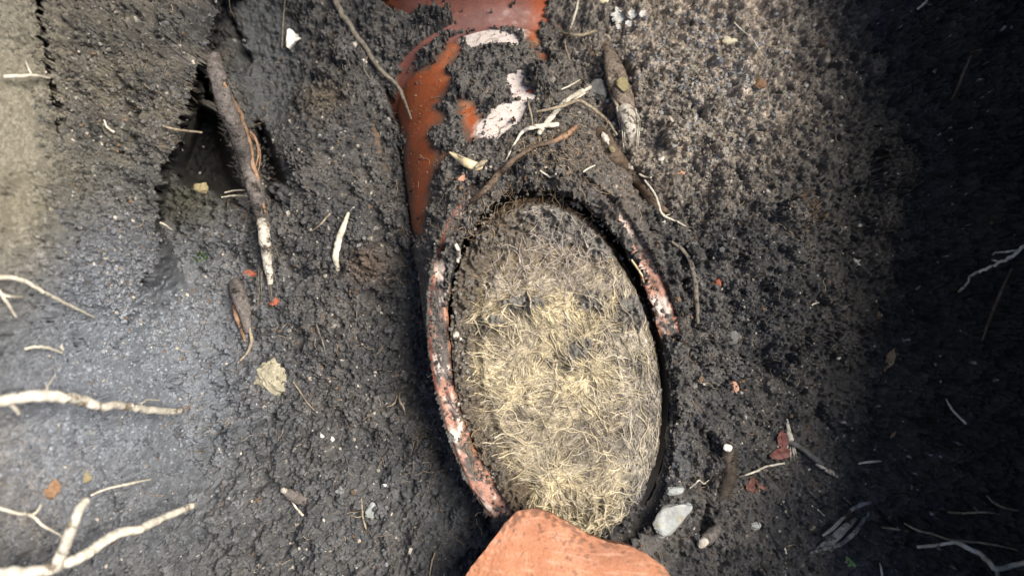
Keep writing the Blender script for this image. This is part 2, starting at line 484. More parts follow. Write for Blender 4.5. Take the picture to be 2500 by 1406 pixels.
lowcover = np.where(annul, (Z > ZR + 0.001) & (rimd > 0), (Z > S + 0.001) & (expd > 0))
Z = np.where(onpipe, np.where(lowcover, np.maximum(Z, zs), zs), Z)
hole = rho < R_IN + 0.0014 + 0.0004 * rag2
Z = np.where(hole, ZR - .02, Z)
below = (hpl < -R_OUT / math.sin(ALPHA) * 0.80)
TERR = Z

# soil colour (albedo), with some light and shade tinted in
def rgb(*c): return np.array(c, dtype=np.float32)
f1 = sstep(-1.2, 1.2, fbm(SH, 160, 12, 1.3, 61))[..., None]
f2 = sstep(-1.0, 1.4, fbm(SH, 50, 5, 1.0, 62))[..., None]
C = rgb(.038, .037, .037) * (1 - f1) + rgb(.072, .066, .060) * f1
C = C * (1 - 0.35 * f2) + rgb(.046, .046, .048) * 0.35 * f2
def tint(mask, c):
    global C
    mask = np.clip(mask, 0, 1)[..., None]
    C = C * (1 - mask) + rgb(*c) * mask
tint(0.8 * blob(260, 230, 260, 260, 0, 3) * (0.5 + 0.5 * f1[..., 0]), (.105, .092, .066))
tint(0.9 * blob(20, 330, 130, 430, 0, 3), (.17, .155, .115))
tint(0.9 * blob(110, 1150, 200, 180, 0, 3) * (.3 + .7 * f2[..., 0]), (.19, .155, .105))
for a_, b_, r_x, r_y in [(270,700,40,28),(90,1010,45,40),(260,840,60,25),(230,790,60,22),(370,1255,60,30),(240,1230,50,40)]: tint(.8 * blob(a_, b_, r_x, r_y), (.05, .043, .034))
tint(0.6 * blob(60, 560, 140, 120), (.15, .13, .085))
tint(0.85 * blob(270, 960, 330, 420, 20, 3), (.150, .164, .186))  # bluish skylight on the lower-left bank, painted into its colour
tint(0.8 * blob(655, 140, 80, 190, -8, 4), (.058, .062, .066))
tint(0.9 * blob(1690, 150, 300, 290, 25, 3) * (0.35 + 0.65 * f2[..., 0]), (.56, .46, .35))  # paler soil, lightened further to paint in the warm light there
tint(0.6 * blob(1300, 250, 420, 230, 0, 3), (.085, .078, .072))
tint(0.6 * blob(1420, 420, 190, 130) * f2[..., 0], (.11, .078, .058))
tint(0.6 * blob(790, 240, 60, 40, -20) , (.075, .055, .032))
tint(0.7 * blob(900, 650, 50, 40), (.085, .055, .035))
tint(0.6 * blob(450, 500, 90, 60), (.06, .055, .03))
tint(0.7 * blob(2300, 600, 330, 900, 0, 4), (.017, .014, .009))  # shade of the right side painted into the soil colour
tint(0.7 * blob(1640, 1110, 40, 80), (.045, .052, .062))
tint(0.5 * blob(800, 1250, 420, 200), (.058, .062, .067))  # fainter bluish skylight painted into the soil at the bottom left
C *= 1.18 * tone[..., None]
pale = (hue == 1)[..., None]; rust = (hue == 2)[..., None]
C = np.where(pale, rgb(.30, .27, .23) * (0.6 + 0.5 * tone[..., None]), C)
C = np.where(rust, rgb(.10, .065, .04), C)
gl = np.random.default_rng(63).random(SH)
C = np.where(((gl > 0.9988) & (smooth < .5))[..., None], rgb(.42, .41, .38), C)
Vt = np.stack([GX + DX + DXC, GY + DY + DYC, TERR], -1).reshape(-1, 3)
nzx = fbm(SH, 8, 2.2, 0.6, 64).ravel() * 0.00012; nzy = fbm(SH, 8, 2.2, 0.6, 65).ravel() * 0.00012
Vt[:, 0] += nzx; Vt[:, 1] += nzy
_gf = grid_faces(ny, nx); _gf = _gf[~(hole.ravel()[_gf].any(1))]
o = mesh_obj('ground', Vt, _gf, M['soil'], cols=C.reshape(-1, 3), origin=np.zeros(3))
tag(o, 'dark crumbly damp soil at the bottom and sides of the dug pit', kind='structure')

# supporting surface used to lay things down
ROOTZ = None
SUP = np.maximum(TERR, np.where(onpipe, S, -9))
_jj = np.clip(np.round((GX + DX - x0) / GS).astype(int), 0, nx - 1); _ii = np.clip(np.round((GY + DY - y0) / GS).astype(int), 0, ny - 1)
_s2 = np.full(SH, -9.0)
np.maximum.at(_s2, (_ii, _jj), SUP)
SUP = np.where(_s2 < -5, SUP, _s2)
def samp(A, x, y):
    j = np.clip((x - x0) / GS, 0, nx - 1.001); i = np.clip((y - y0) / GS, 0, ny - 1.001)
    i0 = i.astype(int); j0 = j.astype(int); fi = i - i0; fj = j - j0
    return (A[i0, j0] * (1 - fi) * (1 - fj) + A[i0 + 1, j0] * fi * (1 - fj) + A[i0, j0 + 1] * (1 - fi) * fj + A[i0 + 1, j0 + 1] * fi * fj)
zc_ = np.arange(0.20, -0.16, -0.0006)
def gz(px, py, A=None):
    s = sc(zc_); x = (px - 1250) * s; y = (703 - py) * s
    h = samp(SUP if A is None else A, x, y) >= zc_
    return float(zc_[np.argmax(h)]) if h.any() else 0.0
def gp(px, py, lift=0.0):
    return W(px, py, gz(px, py) + lift)

# ------------------------------------------------------------------ surrounding pit walls and the undercut bank that shades the right side
def wall_cols(V, base=(.055, .048, .04), seed=5):
    r = np.random.default_rng(seed)
    return np.array(base) * (0.8 + 0.4 * r.random((len(V), 1)))
def rough(V, amp, f, seed=0):
    out = V.copy()
    for i, p in enumerate(V):
        n = mnoise.noise_vector(Vector(p * f) + Vector((seed, seed * 2, 3)))
        n2 = mnoise.noise_vector(Vector(p * f * 4) + Vector((seed, 9, 3)))
        out[i] += amp * (np.array(n) + 0.35 * np.array(n2))
    return out
def rect_loop(xa, xb, ya, yb, n=40):
    t = np.linspace(0, 1, n, endpoint=False)
    return np.concatenate([np.stack([xa + (xb - xa) * t, np.full(n, ya)], 1), np.stack([np.full(n, xb), ya + (yb - ya) * t], 1),
                           np.stack([xb + (xa - xb) * t, np.full(n, yb)], 1), np.stack([np.full(n, xa), yb + (ya - yb) * t], 1)])
L0 = rect_loop(x0 + .006, x1 - .006, y0 + .006, y1 - .006)
z_e = samp(TERR, L0[:, 0], L0[:, 1])
loops = []
def addloop(xa, xb, ya, yb, z, mix=1.0):
    Lp = rect_loop(xa, xb, ya, yb)
    zz = z_e * (1 - mix) + z * mix if np.isscalar(z) else z
    zz = zz + (0.55 * sstep(-.36, -.75, Lp[:, 0]) * sstep(-5, -1.3, Lp[:, 0]) if np.isscalar(z) and mix == 1.0 and z > .4 else 0)  # unseen heap added on the left, blocks sky light from the right side
    loops.append(np.column_stack([Lp, zz]))
loops.append(np.column_stack([samp(GX + DX, L0[:, 0], L0[:, 1]), samp(GY + DY, L0[:, 0], L0[:, 1]), z_e - .004]))
addloop(x0 - .02, x1 + .05, y0 - .02, y1 + .02, 0.10, .25)
addloop(x0 - .05, x1 + .18, y0 - .05, y1 + .05, 0.22, .8)
addloop(x0 - .07, x1 + .22, y0 - .08, y1 + .10, 0.38)
addloop(x0 - .09, x1 + .24, y0 - .11, y1 + .14, 0.52)
addloop(x0 - .14, x1 + .28, y0 - .16, y1 + .20, 0.56)
addloop(-.80, .9, -.7, .8, 0.57)
addloop(-1.2, 1.4, -1.2, 1.3, 0.57)
addloop(-30, 30, -30, 30, 0.57)
LV = np.concatenate(loops)
inner = np.repeat(np.arange(len(loops)), len(L0))
LVr = rough(LV, 0.012, 14, 3); LV = np.where(((inner > 0) & (inner < 8))[:, None], LVr, LV)
o = mesh_obj('pit_wall', LV, grid_faces(len(loops), len(L0), True), M['soil'], cols=wall_cols(LV), origin=np.zeros(3))
tag(o, 'dark earth walls of the pit rising to the ground above, with an unseen heap added on the left', kind='structure')
# the bank: a slab of earth with an undercut face, outside the frame on the right
prof = [(.52,-.06),(.40,.0),(.335,.055),(.285,.085),(.250,.102),(.238,.118),(.243,.140),(.275,.22),(.34,.34),(.44,.47),(.52,.55),(.62,.56),(.62,-.06)]
yy = np.linspace(-.34, .40, 70)
BV = []
for y in yy:
    sh = 0.022 * mnoise.noise(Vector((y * 7, 1.3, 0))) + .012 * mnoise.noise(Vector((y * 19, 4.3, 0)))
    bw = float(sstep(.07, -.13, y))  # weight of a bulge added to the unseen upper face, deepens lower-right shade
    for k, (a, b) in enumerate(prof): BV.append((a + (sh if k < 11 else 0) - bw * {5: .004, 6: .01, 7: .045, 8: .06, 9: .03}.get(k, 0), y, b))
BV = np.array(BV)
BV = rough(BV, 0.006, 30, 8)
o = mesh_obj('earth_bank', BV, grid_faces(len(yy), len(prof), True), M['soil'], cols=wall_cols(BV, seed=9), origin=np.zeros(3))
tag(o, 'undercut bank of dark earth overhanging the right side of the pit', kind='structure')
#PART2
# ------------------------------------------------------------------ more helpers: tubes, stones, leaves
def resample(P, n):
    P = np.asarray(P, dtype=float)
    m = len(P)
    if m == 2: return P[0] + (P[1] - P[0]) * np.linspace(0, 1, n)[:, None]
    Q = np.vstack([2 * P[0] - P[1], P, 2 * P[-1] - P[-2]])
    t = np.linspace(0, m - 1 - 1e-9, n); i = t.astype(int); f = (t - i)[:, None]
    a, b, c, d = Q[i], Q[i + 1], Q[i + 2], Q[i + 3]
    return 0.5 * (2 * b + (c - a) * f + (2 * a - 5 * b + 4 * c - d) * f ** 2 + (3 * b - a - 3 * c + d) * f ** 3)

def tubes(P, Rr, sides=4):
    """P (N,K,3), Rr (N,K): a batch of tubes -> V, F quads"""
    N, K, _ = P.shape
    T = np.gradient(P, axis=1); T /= np.linalg.norm(T, axis=2, keepdims=True) + 1e-12
    up = np.zeros_like(T); up[..., 2] = 1
    vert = np.abs(T[..., 2]) > 0.92
    up[vert] = (0, 1, 0)
    B = np.cross(T, up); B /= np.linalg.norm(B, axis=2, keepdims=True) + 1e-12
    Nn = np.cross(B, T)
    ang = np.arange(sides) * 2 * math.pi / sides
    V = P[:, :, None, :] + Rr[:, :, None, None] * (np.cos(ang)[None, None, :, None] * B[:, :, None, :] + np.sin(ang)[None, None, :, None] * Nn[:, :, None, :])
    f = grid_faces(K, sides, True)
    F = (f[None] + (np.arange(N) * K * sides)[:, None, None]).reshape(-1, 4)
    return V.reshape(-1, 3), F

def tube(path, radii, sides=10, n=None, lump=0.15, seed=0, wob=0.0, flat=1.0):
    """one closed tube with bark-like unevenness -> V, [quads, tris]"""
    path = np.asarray(path, float)
    n = n or max(8, int(len(path) * 7))
    P = resample(path, n)
    R = np.interp(np.linspace(0, 1, n), np.linspace(0, 1, len(radii)), radii)
    if wob:
        for i in range(n):
            v = mnoise.noise_vector(Vector((i * 0.35, seed * 3.1, 0.5)))
            P[i] += wob * np.array(v) * (R[i] + 0.0003)
    V, F = tubes(P[None], R[None], sides)
    Vr = V.reshape(n, sides, 3)
    C = P[:, None, :]
    rel = Vr - C
    arc = np.r_[0, np.cumsum(np.linalg.norm(np.diff(P, axis=0), axis=1))] / max(R.mean(), 2e-4)
    for i in range(n):
        for j in range(sides):
            c_, s_ = math.cos(j * 6.2832 / sides), math.sin(j * 6.2832 / sides)
            a = 0.8 * mnoise.noise(Vector((c_ * .8, s_ * .8, arc[i] * .16 + seed * 7.3))) + 0.8 * mnoise.noise(Vector((c_ * 2.0, s_ * 2.0, arc[i] * .35 + seed * 3.7))) + .5 * mnoise.noise(Vector((c_ * 3.5, s_ * 3.5, arc[i] * 1.4 + seed)))
            rel[i, j] *= 1 + lump * a
    if flat != 1.0: rel[..., 2] *= flat
    V = (C + rel).reshape(-1, 3)
    V = np.vstack([V, P[0] - (P[1] - P[0]) * 0.2, P[-1] + (P[-1] - P[-2]) * 0.2])
    a, b = n * sides, n * sides + 1
    j = np.arange(sides); j2 = (j + 1) % sides
    tr = np.vstack([np.stack([np.full(sides, a), j2, j], 1), np.stack([np.full(sides, b), (n - 1) * sides + j, (n - 1) * sides + j2], 1)])
    return V, [F, tr]

def merge(items):
    Vs, Qs, Ts, off = [], [], [], 0
    for V, Fl in items:
        Vs.append(V); Qs.append(np.asarray(Fl[0]).reshape(-1, 4) + off)
        if len(Fl) > 1: Ts.append(np.asarray(Fl[1]).reshape(-1, 3) + off)
        off += len(V)
    return np.vstack(Vs), [np.vstack(Qs)] + ([np.vstack(Ts)] if Ts else [])

def fuzz(name, parent, pts, ws, mat, n, ln=.0008, seed=3):
    P = resample(np.array(pth(pts)), 60); R = np.interp(np.linspace(0, 1, 60), np.linspace(0, 1, len(ws)), rad(pts, ws) if len(ws) == len(pts) else rad(pts, list(np.interp(np.linspace(0, 1, len(pts)), np.linspace(0, 1, len(ws)), ws))))
    r = np.random.default_rng(seed); k = r.integers(0, 60, n); a = r.uniform(0, 6.283, n)
    T = np.gradient(P, axis=0); T /= np.linalg.norm(T, axis=1, keepdims=True)
    B = np.cross(T, (0, 0, 1.0)); B /= np.linalg.norm(B, axis=1, keepdims=True); Nn = np.cross(B, T)
    d = np.cos(a)[:, None] * B[k] + np.sin(a)[:, None] * Nn[k]
    p0 = P[k] + d * R[k][:, None] * .9 + T[k] * r.normal(0, .0015, n)[:, None]
    L = ln * r.uniform(.5, 1.3, n)[:, None]
    p1 = p0 + d * L * .6 + .0004 * r.standard_normal((n, 3)); p2 = p1 + d * L * .4 + .0007 * r.standard_normal((n, 3))
    V, F = tubes(np.stack([p0, p1, p2], 1), np.full((n, 3), .00012) * np.array([1, .8, .4]), 3)
    o = mesh_obj(name, V, F, mat, parent); o['kind'] = 'stuff'
    return o

_seed = [100]
def nseed():
    _seed[0] += 1; return _seed[0]

def pth(pts):
    return [gp(p[0], p[1], p[2] if len(p) > 2 else 0.001) for p in pts]
def rad(pts, ws):
    """half widths in picture pixels -> metres at each point's depth"""
    zs_ = [gz(p[0], p[1]) + (p[2] if len(p) > 2 else 0.001) for p in pts]
    w = np.interp(np.linspace(0, 1, len(pts)), np.linspace(0, 1, len(ws)), ws)
    return [0.5 * w[i] * sc(zs_[i]) for i in range(len(pts))]

def part_tube(name, parent, pts, ws, mat, **k):
    V, F = tube(pth(pts), rad(pts, ws), seed=nseed(), **k)
    return mesh_obj(name, V, F, mat, parent)

def root(name, label, cat, pts, ws, mat, group=None, sides=8, lump=0.16, wob=0.25, kids=(), flat=1.0):
    V, F = tube(pth(pts), rad(pts, ws), sides=sides, lump=lump, wob=wob, seed=nseed(), flat=flat)
    o = mesh_obj(name, V, F, mat)
    tag(o, label, cat, group)
    for kn, kp, kw, km in kids:
        part_tube(kn, o, kp, kw, km, sides=6, lump=0.15, wob=0.3)
    return o

import bmesh
def ico(sub):
    bm = bmesh.new(); bmesh.ops.create_icosphere(bm, subdivisions=sub, radius=1.0)
    V = np.array([v.co[:] for v in bm.verts]); F = np.array([[v.index for v in f.verts] for f in bm.faces])
    bm.free(); return V, F
ICO = {1: ico(1), 2: ico(2), 3: ico(3), 4: ico(4)}

def stone_v(px, py, w, h, rot=0, depth=0.7, seed=1, facets=14, rough_=0.16, embed=0.48, cut=(.45, .82), sub=3, lift=0.0):
    V = ICO[sub][0].copy(); F = ICO[sub][1]
    r = np.random.default_rng(seed)
    for _ in range(facets):
        nrm = r.standard_normal(3); nrm /= np.linalg.norm(nrm); dd = r.uniform(*cut)
        q = V @ nrm; m = q > dd
        V[m] -= np.outer(q[m] - dd, nrm)
    for i in range(len(V)):
        p = Vector(V[i])
        V[i] *= 1 + rough_ * (mnoise.noise(p * 2.2 + Vector((seed, 0, 0))) + 0.6 * mnoise.noise(p * 6 + Vector((seed, 5, 0))) + .3 * mnoise.noise(p * 14 + Vector((seed, 5, 2))))
    V /= np.abs(V).max(axis=0)
    z = gz(px, py) + lift; s = sc(z)
    a, b = w * s / 2, h * s / 2
    c = depth * math.sqrt(a * b)
    V = V * np.array([a, b, c])
    t = math.radians(rot); co, si = math.cos(t), math.sin(t)
    V = np.column_stack([V[:, 0] * co - V[:, 1] * si, V[:, 0] * si + V[:, 1] * co, V[:, 2]])
    return V + W(px, py, z + c * (1 - 2 * embed)), F

def stone(name, label, cat, px, py, w, h, mat, group=None, smooth=False, **k):
    V, F = stone_v(px, py, w, h, seed=nseed(), **k)
    o = mesh_obj(name, V, F, mat, smooth=smooth)
    return tag(o, label, cat, group)

def plate(poly, zf, th, n=90, rings=10, jit=0.0, seed=0, shrink=1.0):
    """solid sheet with the given outline (world xy), top height zf(x,y), thickness th"""
    P = np.asarray(poly, float)
    Q = np.vstack([P, P[:1]]); d = np.r_[0, np.cumsum(np.hypot(*np.diff(Q, axis=0).T))]
    t = np.linspace(0, d[-1], n, endpoint=False)
    B = np.column_stack([np.interp(t, d, Q[:, 0]), np.interp(t, d, Q[:, 1])])
    if jit:
        for i in range(n):
            v = mnoise.noise_vector(Vector((i * 0.31, seed, 0))) * 0.6 + mnoise.noise_vector(Vector((i * 0.9, seed, 4))) * 0.4
            B[i] += jit * np.array([v.x, v.y])
    c = B.mean(0)
    fr = np.linspace(0.02, 1, rings) ** 0.8
    XY = (c + (B[None] - c) * fr[:, None, None]).reshape(-1, 2)
    top = np.column_stack([XY, zf(XY[:, 0], XY[:, 1])])
    edge = top[-n:].copy(); e2 = edge.copy(); e2[:, 2] -= th
    bot = top.copy(); bot[:, 2] -= th
    bot[:, :2] = c + (bot[:, :2] - c) * shrink
    V = np.vstack([top, bot])
    f = grid_faces(rings, n, True)
    fb = f[:, ::-1] + rings * n
    a = (rings - 1) * n + np.arange(n); b = (rings - 1) * n + (np.arange(n) + 1) % n
    side = np.stack([a, a + rings * n, b + rings * n, b], 1)
    # small centre hole closed with fans
    j = np.arange(n); j2 = (j + 1) % n
    V = np.vstack([V, [[c[0], c[1], top[:n, 2].mean()], [c[0], c[1], bot[:n, 2].mean()]]])
    k = 2 * rings * n
    tr = np.vstack([np.stack([np.full(n, k), j, j2], 1), np.stack([np.full(n, k + 1), j2 + rings * n, j + rings * n], 1)])
    return V, [np.vstack([f, fb, side[:, ::-1]]), tr]

# ------------------------------------------------------------------ the broken clay pipe
pipe = empty('clay_pipe', W(1250, 400, -0.03))
tag(pipe, 'broken red clay drain pipe with an arched hole showing roots packed inside', 'drain pipe')
NTH = 320
th = np.linspace(0, 2 * math.pi, NTH, endpoint=False)
U = np.cos(th)[:, None] * E1 + np.sin(th)[:, None] * E2
def ring_pts(R, a):
    return c0 + np.outer(a, AX) + (np.asarray(R)[:, None] if np.ndim(R) else R) * U
def cut_a(R, z):
    return (z - ZR - np.asarray(R) * U[:, 2]) / AX[2]
edge_n = np.array([mnoise.noise(Vector((math.cos(t) * 6, math.sin(t) * 6, 1.0))) + 0.6 * mnoise.noise(Vector((math.cos(t) * 22, math.sin(t) * 22, 3.0))) for t in th])
z_rim = ZR + 0.0007 * edge_n
rows, NR = [], 160
ac = cut_a(R_OUT, z_rim - 0.0012)
for k in range(NR):
    a = ac + (A_COLLAR + 0.02 - ac) * (k / (NR - 1))
    rows.append(ring_pts(R_OUT, a))
BVp = np.concatenate(rows)
bx, by = pixels(BVp[:, 0], BVp[:, 1], BVp[:, 2])
nb = np.array([mnoise.noise(Vector(p * 60)) for p in BVp]); nb2 = np.array([mnoise.noise(Vector(p * 260)) + .5 * mnoise.noise(Vector(p * 700)) for p in BVp])
def lime_mask(x, y, n2):
    lim = np.full(x.shape, 1e3)
    for q in LIME: lim = np.minimum(lim, sd_poly(x, y, EXPOSED[q]) - 16 + n2 * 14)
    return sstep(12, -6, lim)
col = rgb(.32, .080, .028) * (1 + 0.25 * nb[:, None])
pal = np.clip(sstep(-.1, .3, nb + 0.5 * nb2) * sstep(1050, 1130, bx), 0, 1)[:, None]
col = col * (1 - .75 * pal) + rgb(.42, .19, .10) * .75 * pal
dex = np.full(bx.shape, 1e3)
for q in EXPOSED: dex = np.minimum(dex, sd_local(bx, by, q))
film = np.clip(.85 * sstep(-16, 2, dex + 9 * nb2) + .45 * sstep(.35, .7, nb2 + .4 * nb), 0, .9)[:, None]
col = col * (1 - film) + rgb(.105, .080, .062) * film
nl = np.array([mnoise.noise(Vector(p * 110)) + .5 * mnoise.noise(Vector(p * 270)) for p in BVp])
lm = lime_mask(bx, by, 1.6 * nl)[:, None] * .92
col = col * (1 - lm) + (rgb(.60, .53, .49) * (1 + .22 * nb2[:, None]) * (1 - .6 * sstep(.35, .7, nb2 + .5 * nl)[:, None])) * lm
mesh_obj('barrel', BVp, grid_faces(NR, NTH, True), M['clay'], pipe, cols=col)
# socket collar
rows, prof_c = [], [(-.004, .0002), (0, .002), (.002, .0055), (.004, .0072), (.007, .0090), (.011, .0098), (.016, .010), (.03, .010), (.06, .010), (.10, .010), (.10, .004)]
for da, dr in prof_c: rows.append(ring_pts(R_OUT + dr, np.full(NTH, A_COLLAR + da)))
CV = np.concatenate(rows)
nb = np.array([mnoise.noise(Vector(p * 45)) + .5 * mnoise.noise(Vector(p * 160)) for p in CV])[:, None]
col = rgb(.155, .062, .048) * (1 + .4 * nb)
bx, by = pixels(CV[:, 0], CV[:, 1], CV[:, 2])
k = (sstep(1000, 920, bx) + sstep(1270, 1330, bx))[:, None]
col = col * (1 - k) + rgb(.30, .075, .03) * k
mesh_obj('collar', CV, grid_faces(len(rows), NTH, True), M['clay'], pipe, cols=col)
# broken edge
rows, NV = [], 12
for k in range(NV):
    v = k / (NV - 1); R = R_IN + (R_OUT - R_IN) * v + (1 - v) * (.0011 * np.array([mnoise.noise(Vector((math.cos(t) * 7, math.sin(t) * 7, 4.0))) + .6 * mnoise.noise(Vector((math.cos(t) * 25, math.sin(t) * 25, 7.0))) for t in th])) + v * .0005 * np.array([mnoise.noise(Vector((math.cos(t) * 30, math.sin(t) * 30, 2.0))) for t in th])
    e = -0.0022 * max(0, 2 * abs(v - .5) - .55) / .45
    chip = np.array([mnoise.noise(Vector((math.cos(t) * 9, math.sin(t) * 9, v * 2.5))) * .0026 + mnoise.noise(Vector((math.cos(t) * 40, math.sin(t) * 40, v * 7))) * .0010 for t in th])
    zz = z_rim + e + chip * (0.3 if k in (0, NV - 1) else 1)
    rows.append(ring_pts(R, cut_a(R, zz)))
RV = np.concatenate(rows)
n1 = np.array([mnoise.noise(Vector(p * 90)) + .6 * mnoise.noise(Vector(p * 300)) for p in RV])
n2 = np.array([mnoise.noise(Vector(p * 170 + np.array([3, 1, 7]))) + .7 * mnoise.noise(Vector(p * 600)) for p in RV])
rbx, rby = pixels(RV[:, 0], RV[:, 1], RV[:, 2])
rdm = np.full(len(RV), 1e3)
for q in RIMX: rdm = np.minimum(rdm, sd_local(rbx, rby, q))
col = np.tile(rgb(.36, .195, .145), (len(RV), 1)) * (1 + .2 * n1[:, None])
m1 = sstep(-.02, .3, n1)[:, None]; col = col * (1 - m1) + rgb(.60, .49, .42) * m1
n4 = np.array([mnoise.noise(Vector(p * 45 + np.array([9, 2, 4]))) + .5 * mnoise.noise(Vector(p * 900)) for p in RV])
m2 = sstep(-.05, .25, n2 * .7 + n4)[:, None]; col = col * (1 - m2) + (rgb(.075, .067, .06) * (1 + .5 * n2[:, None])) * m2
vv = np.repeat(np.linspace(0, 1, NV), NTH)[:, None]
m3 = sstep(.84, .97, vv); col = col * (1 - m3) + rgb(.30, .08, .045) * m3
m4 = sstep(.14, .02, vv); col = col * (1 - m4) + rgb(.28, .11, .05) * m4
m5 = sstep(2, 16, rdm + 8 * n2)[:, None]; col = col * (1 - m5) + rgb(.050, .044, .038) * m5
mesh_obj('broken_edge', RV, grid_faces(NV, NTH, True), M['clay_broken'], pipe, cols=col)
rows = []
ai = cut_a(R_IN, z_rim - 0.0024)
for k in range(60): rows.append(ring_pts(R_IN, ai + (0.28 - ai) * (k / 59) ** 1.5))
IV = np.concatenate(rows)
n1 = np.array([mnoise.noise(Vector(p * 70)) for p in IV])[:, None]
bx, by = pixels(IV[:, 0], IV[:, 1], IV[:, 2])
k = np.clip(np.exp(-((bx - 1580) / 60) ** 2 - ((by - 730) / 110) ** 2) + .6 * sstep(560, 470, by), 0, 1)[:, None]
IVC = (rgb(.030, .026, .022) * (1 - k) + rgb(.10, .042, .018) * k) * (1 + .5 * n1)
mesh_obj('inner_wall', IV, grid_faces(60, NTH, True)[:, ::-1], M['clay'], pipe, cols=IVC)

# ------------------------------------------------------------------ root mass filling the pipe
rn = rho / R_IN
ipx, ipy = pixels(GX, GY, np.full(SH, ZR - .008))
cn = fbm(SH, 90, 12, 1.5, 71); cn2 = fbm(SH, 20, 4, 1.1, 72); cn3 = fbm(SH, 7, 2.2, .8, 73)
right = sstep(0, 160, ipx - (1368 + (905 - ipy) * -0.0))
topm = sstep(640, 500, ipy)
ZC = ZR - 0.0055 + 0.0025 * (1 - np.clip(rn, 0, 1.2) ** 6.0) + 0.0013 * cn + 0.0006 * cn2 + .00025 * cn3
lowr = sstep(1160, 1260, ipy)
ZC -= (0.011 - .004 * sstep(800, 950, ipy) - .005 * sstep(600, 500, ipy)) * sstep(.915, .97, rn) * np.clip(right + topm, 0, 1) * (1 - lowr)
ZC += .004 * lowr * sstep(.55, .9, rn) + .0015 * cn2 * lowr
left = sstep(1350, 1230, ipx) * sstep(470, 560, ipy)
band = left * sstep(.74, .80, rn + .02 * cn2)
ZC += left * (0.007 * sstep(.78, .92, rn) - 0.0035 * np.exp(-((rn - .76) / .03) ** 2)) + band * (.0010 * cn2 + .0006 * cn3)
CLODS = [(1280,742,55,22),(1440,735,38,26),(1540,755,35,38),(1410,850,35,28),(1385,880,20,30),(1195,585,42,32),(1380,555,75,45),(1470,590,45,40),(1330,520,60,30),(1555,885,22,16),(1310,790,0,0),(1205,790,35,20)]
for (a, b, rx, ry) in CLODS:
    if rx: ZC += 0.0035 * np.exp(-(((ipx - a) / rx) ** 2 + ((ipy - b) / ry) ** 2) ** 1.5) * (1 + .4 * cn2)
cc = np.zeros(SH + (3,), np.float32) + rgb(.13, .10, .055)
a_ = sstep(-.6, 1.2, cn2)[..., None]; cc = cc * (1 - .5 * a_) + rgb(.12, .085, .045) * .5 * a_
def ctint(mask, c):
    global cc
    m = np.clip(mask, 0, 1)[..., None]; cc = cc * (1 - m) + rgb(*c) * m
g = lambda a, b, rx, ry, p=2: np.exp(-(((ipx - a) / rx) ** 2 + ((ipy - b) / ry) ** 2) ** (p / 2))
soilm = np.zeros(SH)
for (a, b, rx, ry) in CLODS:
    if rx: soilm = np.maximum(soilm, g(a, b, rx * 1.15, ry * 1.15, 4))
upper = sstep(700, 560, ipy + 22 * cn + 14 * cn2)
ctint(.85 * upper * sstep(-.9, .6, cn2 + .5), (.19, .155, .125))
ctint(.7 * upper * sstep(.2, 1.0, cn + cn2 * .6), (.085, .075, .066))
ctint(sstep(.35, .6, soilm + .12 * cn2), (.13, .122, .11))
ctint(.92 * band, (.085, .070, .054))
ctint(.7 * g(1350, 440, 260, 45, 4), (.13, .085, .035))
ctint(sstep(.90, .97, rn) * np.clip(right + topm, 0, 1) * (1 - lowr), (.05, .03, .015))  # rim's shade painted into the gap at the right and top
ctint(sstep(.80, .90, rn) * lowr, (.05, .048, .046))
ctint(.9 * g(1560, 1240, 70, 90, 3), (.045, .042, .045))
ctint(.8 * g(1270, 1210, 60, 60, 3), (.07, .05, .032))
ctint(.6 * g(1560, 1090, 45, 130, 3), (.14, .135, .14))
cc *= (1 + .12 * cn3)[..., None]
idx = -np.ones(SH, np.int64); sel = rn < 0.992
idx[sel] = np.arange(sel.sum())
a, b, c, d = idx[:-1, :-1], idx[:-1, 1:], idx[1:, 1:], idx[1:, :-1]
ok = (a >= 0) & (b >= 0) & (c >= 0) & (d >= 0)
mass = empty('root_mass', W(1380, 900, 0.0))
tag(mass, 'matted tan mass of fine roots filling the broken clay pipe', 'root mass')
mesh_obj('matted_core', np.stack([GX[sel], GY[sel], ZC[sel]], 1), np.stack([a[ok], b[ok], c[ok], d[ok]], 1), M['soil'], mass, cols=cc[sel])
SUP = np.where(inside, np.maximum(ZC, SUP), SUP)
SUPC = SUP

# fibres in tufts
r = np.random.default_rng(81)
def core_z(x, y): return samp(np.where(sel, ZC, ZR - .02), x, y)
ang_n = fbm(SH, 120, 25, 1.6, 82)
NT, PER, K = 1380, 9, 7
tx = r.uniform(1110, 1640, NT * 4); ty = r.uniform(450, 1320, NT * 4)
z0 = ZR - .008
wx, wy = (tx - 1250) * sc(z0), (703 - ty) * sc(z0)
rr_, _ = rho_plane(wx, wy); rr_ = rr_ / R_IN
fm = lambda A, x, y: samp(A, np.asarray(x), np.asarray(y))
dens = np.where(rr_ < .90, 1.0, 0.0) * (1 - .96 * sstep(740, 610, ty + 25 * fm(cn, wx, wy))) * (1 - .9 * fm(soilm, wx, wy)) * (1 - fm(band, wx, wy)) * (1 - .75 * np.exp(-(((tx - 1575) / 60) ** 2 + ((ty - 1250) / 80) ** 2))) * (1 - .8 * np.exp(-(((tx - 1265) / 60) ** 2 + ((ty - 1215) / 55) ** 2))) * (1 - .6 * np.exp(-(((tx - 1190) / 50) ** 2 + ((ty - 810) / 50) ** 2)))
pick = np.nonzero(r.random(NT * 4) < dens)[0][:NT]
tx, ty, wx, wy = tx[pick], ty[pick], wx[pick], wy[pick]
NT = len(tx)
ang = np.where((tx > 1430) & (ty < 960), -1.15, np.where(ty > 1120, 0.35, -0.05)) + 0.9 * fm(ang_n, wx, wy) + 0.5 * r.standard_normal(NT)
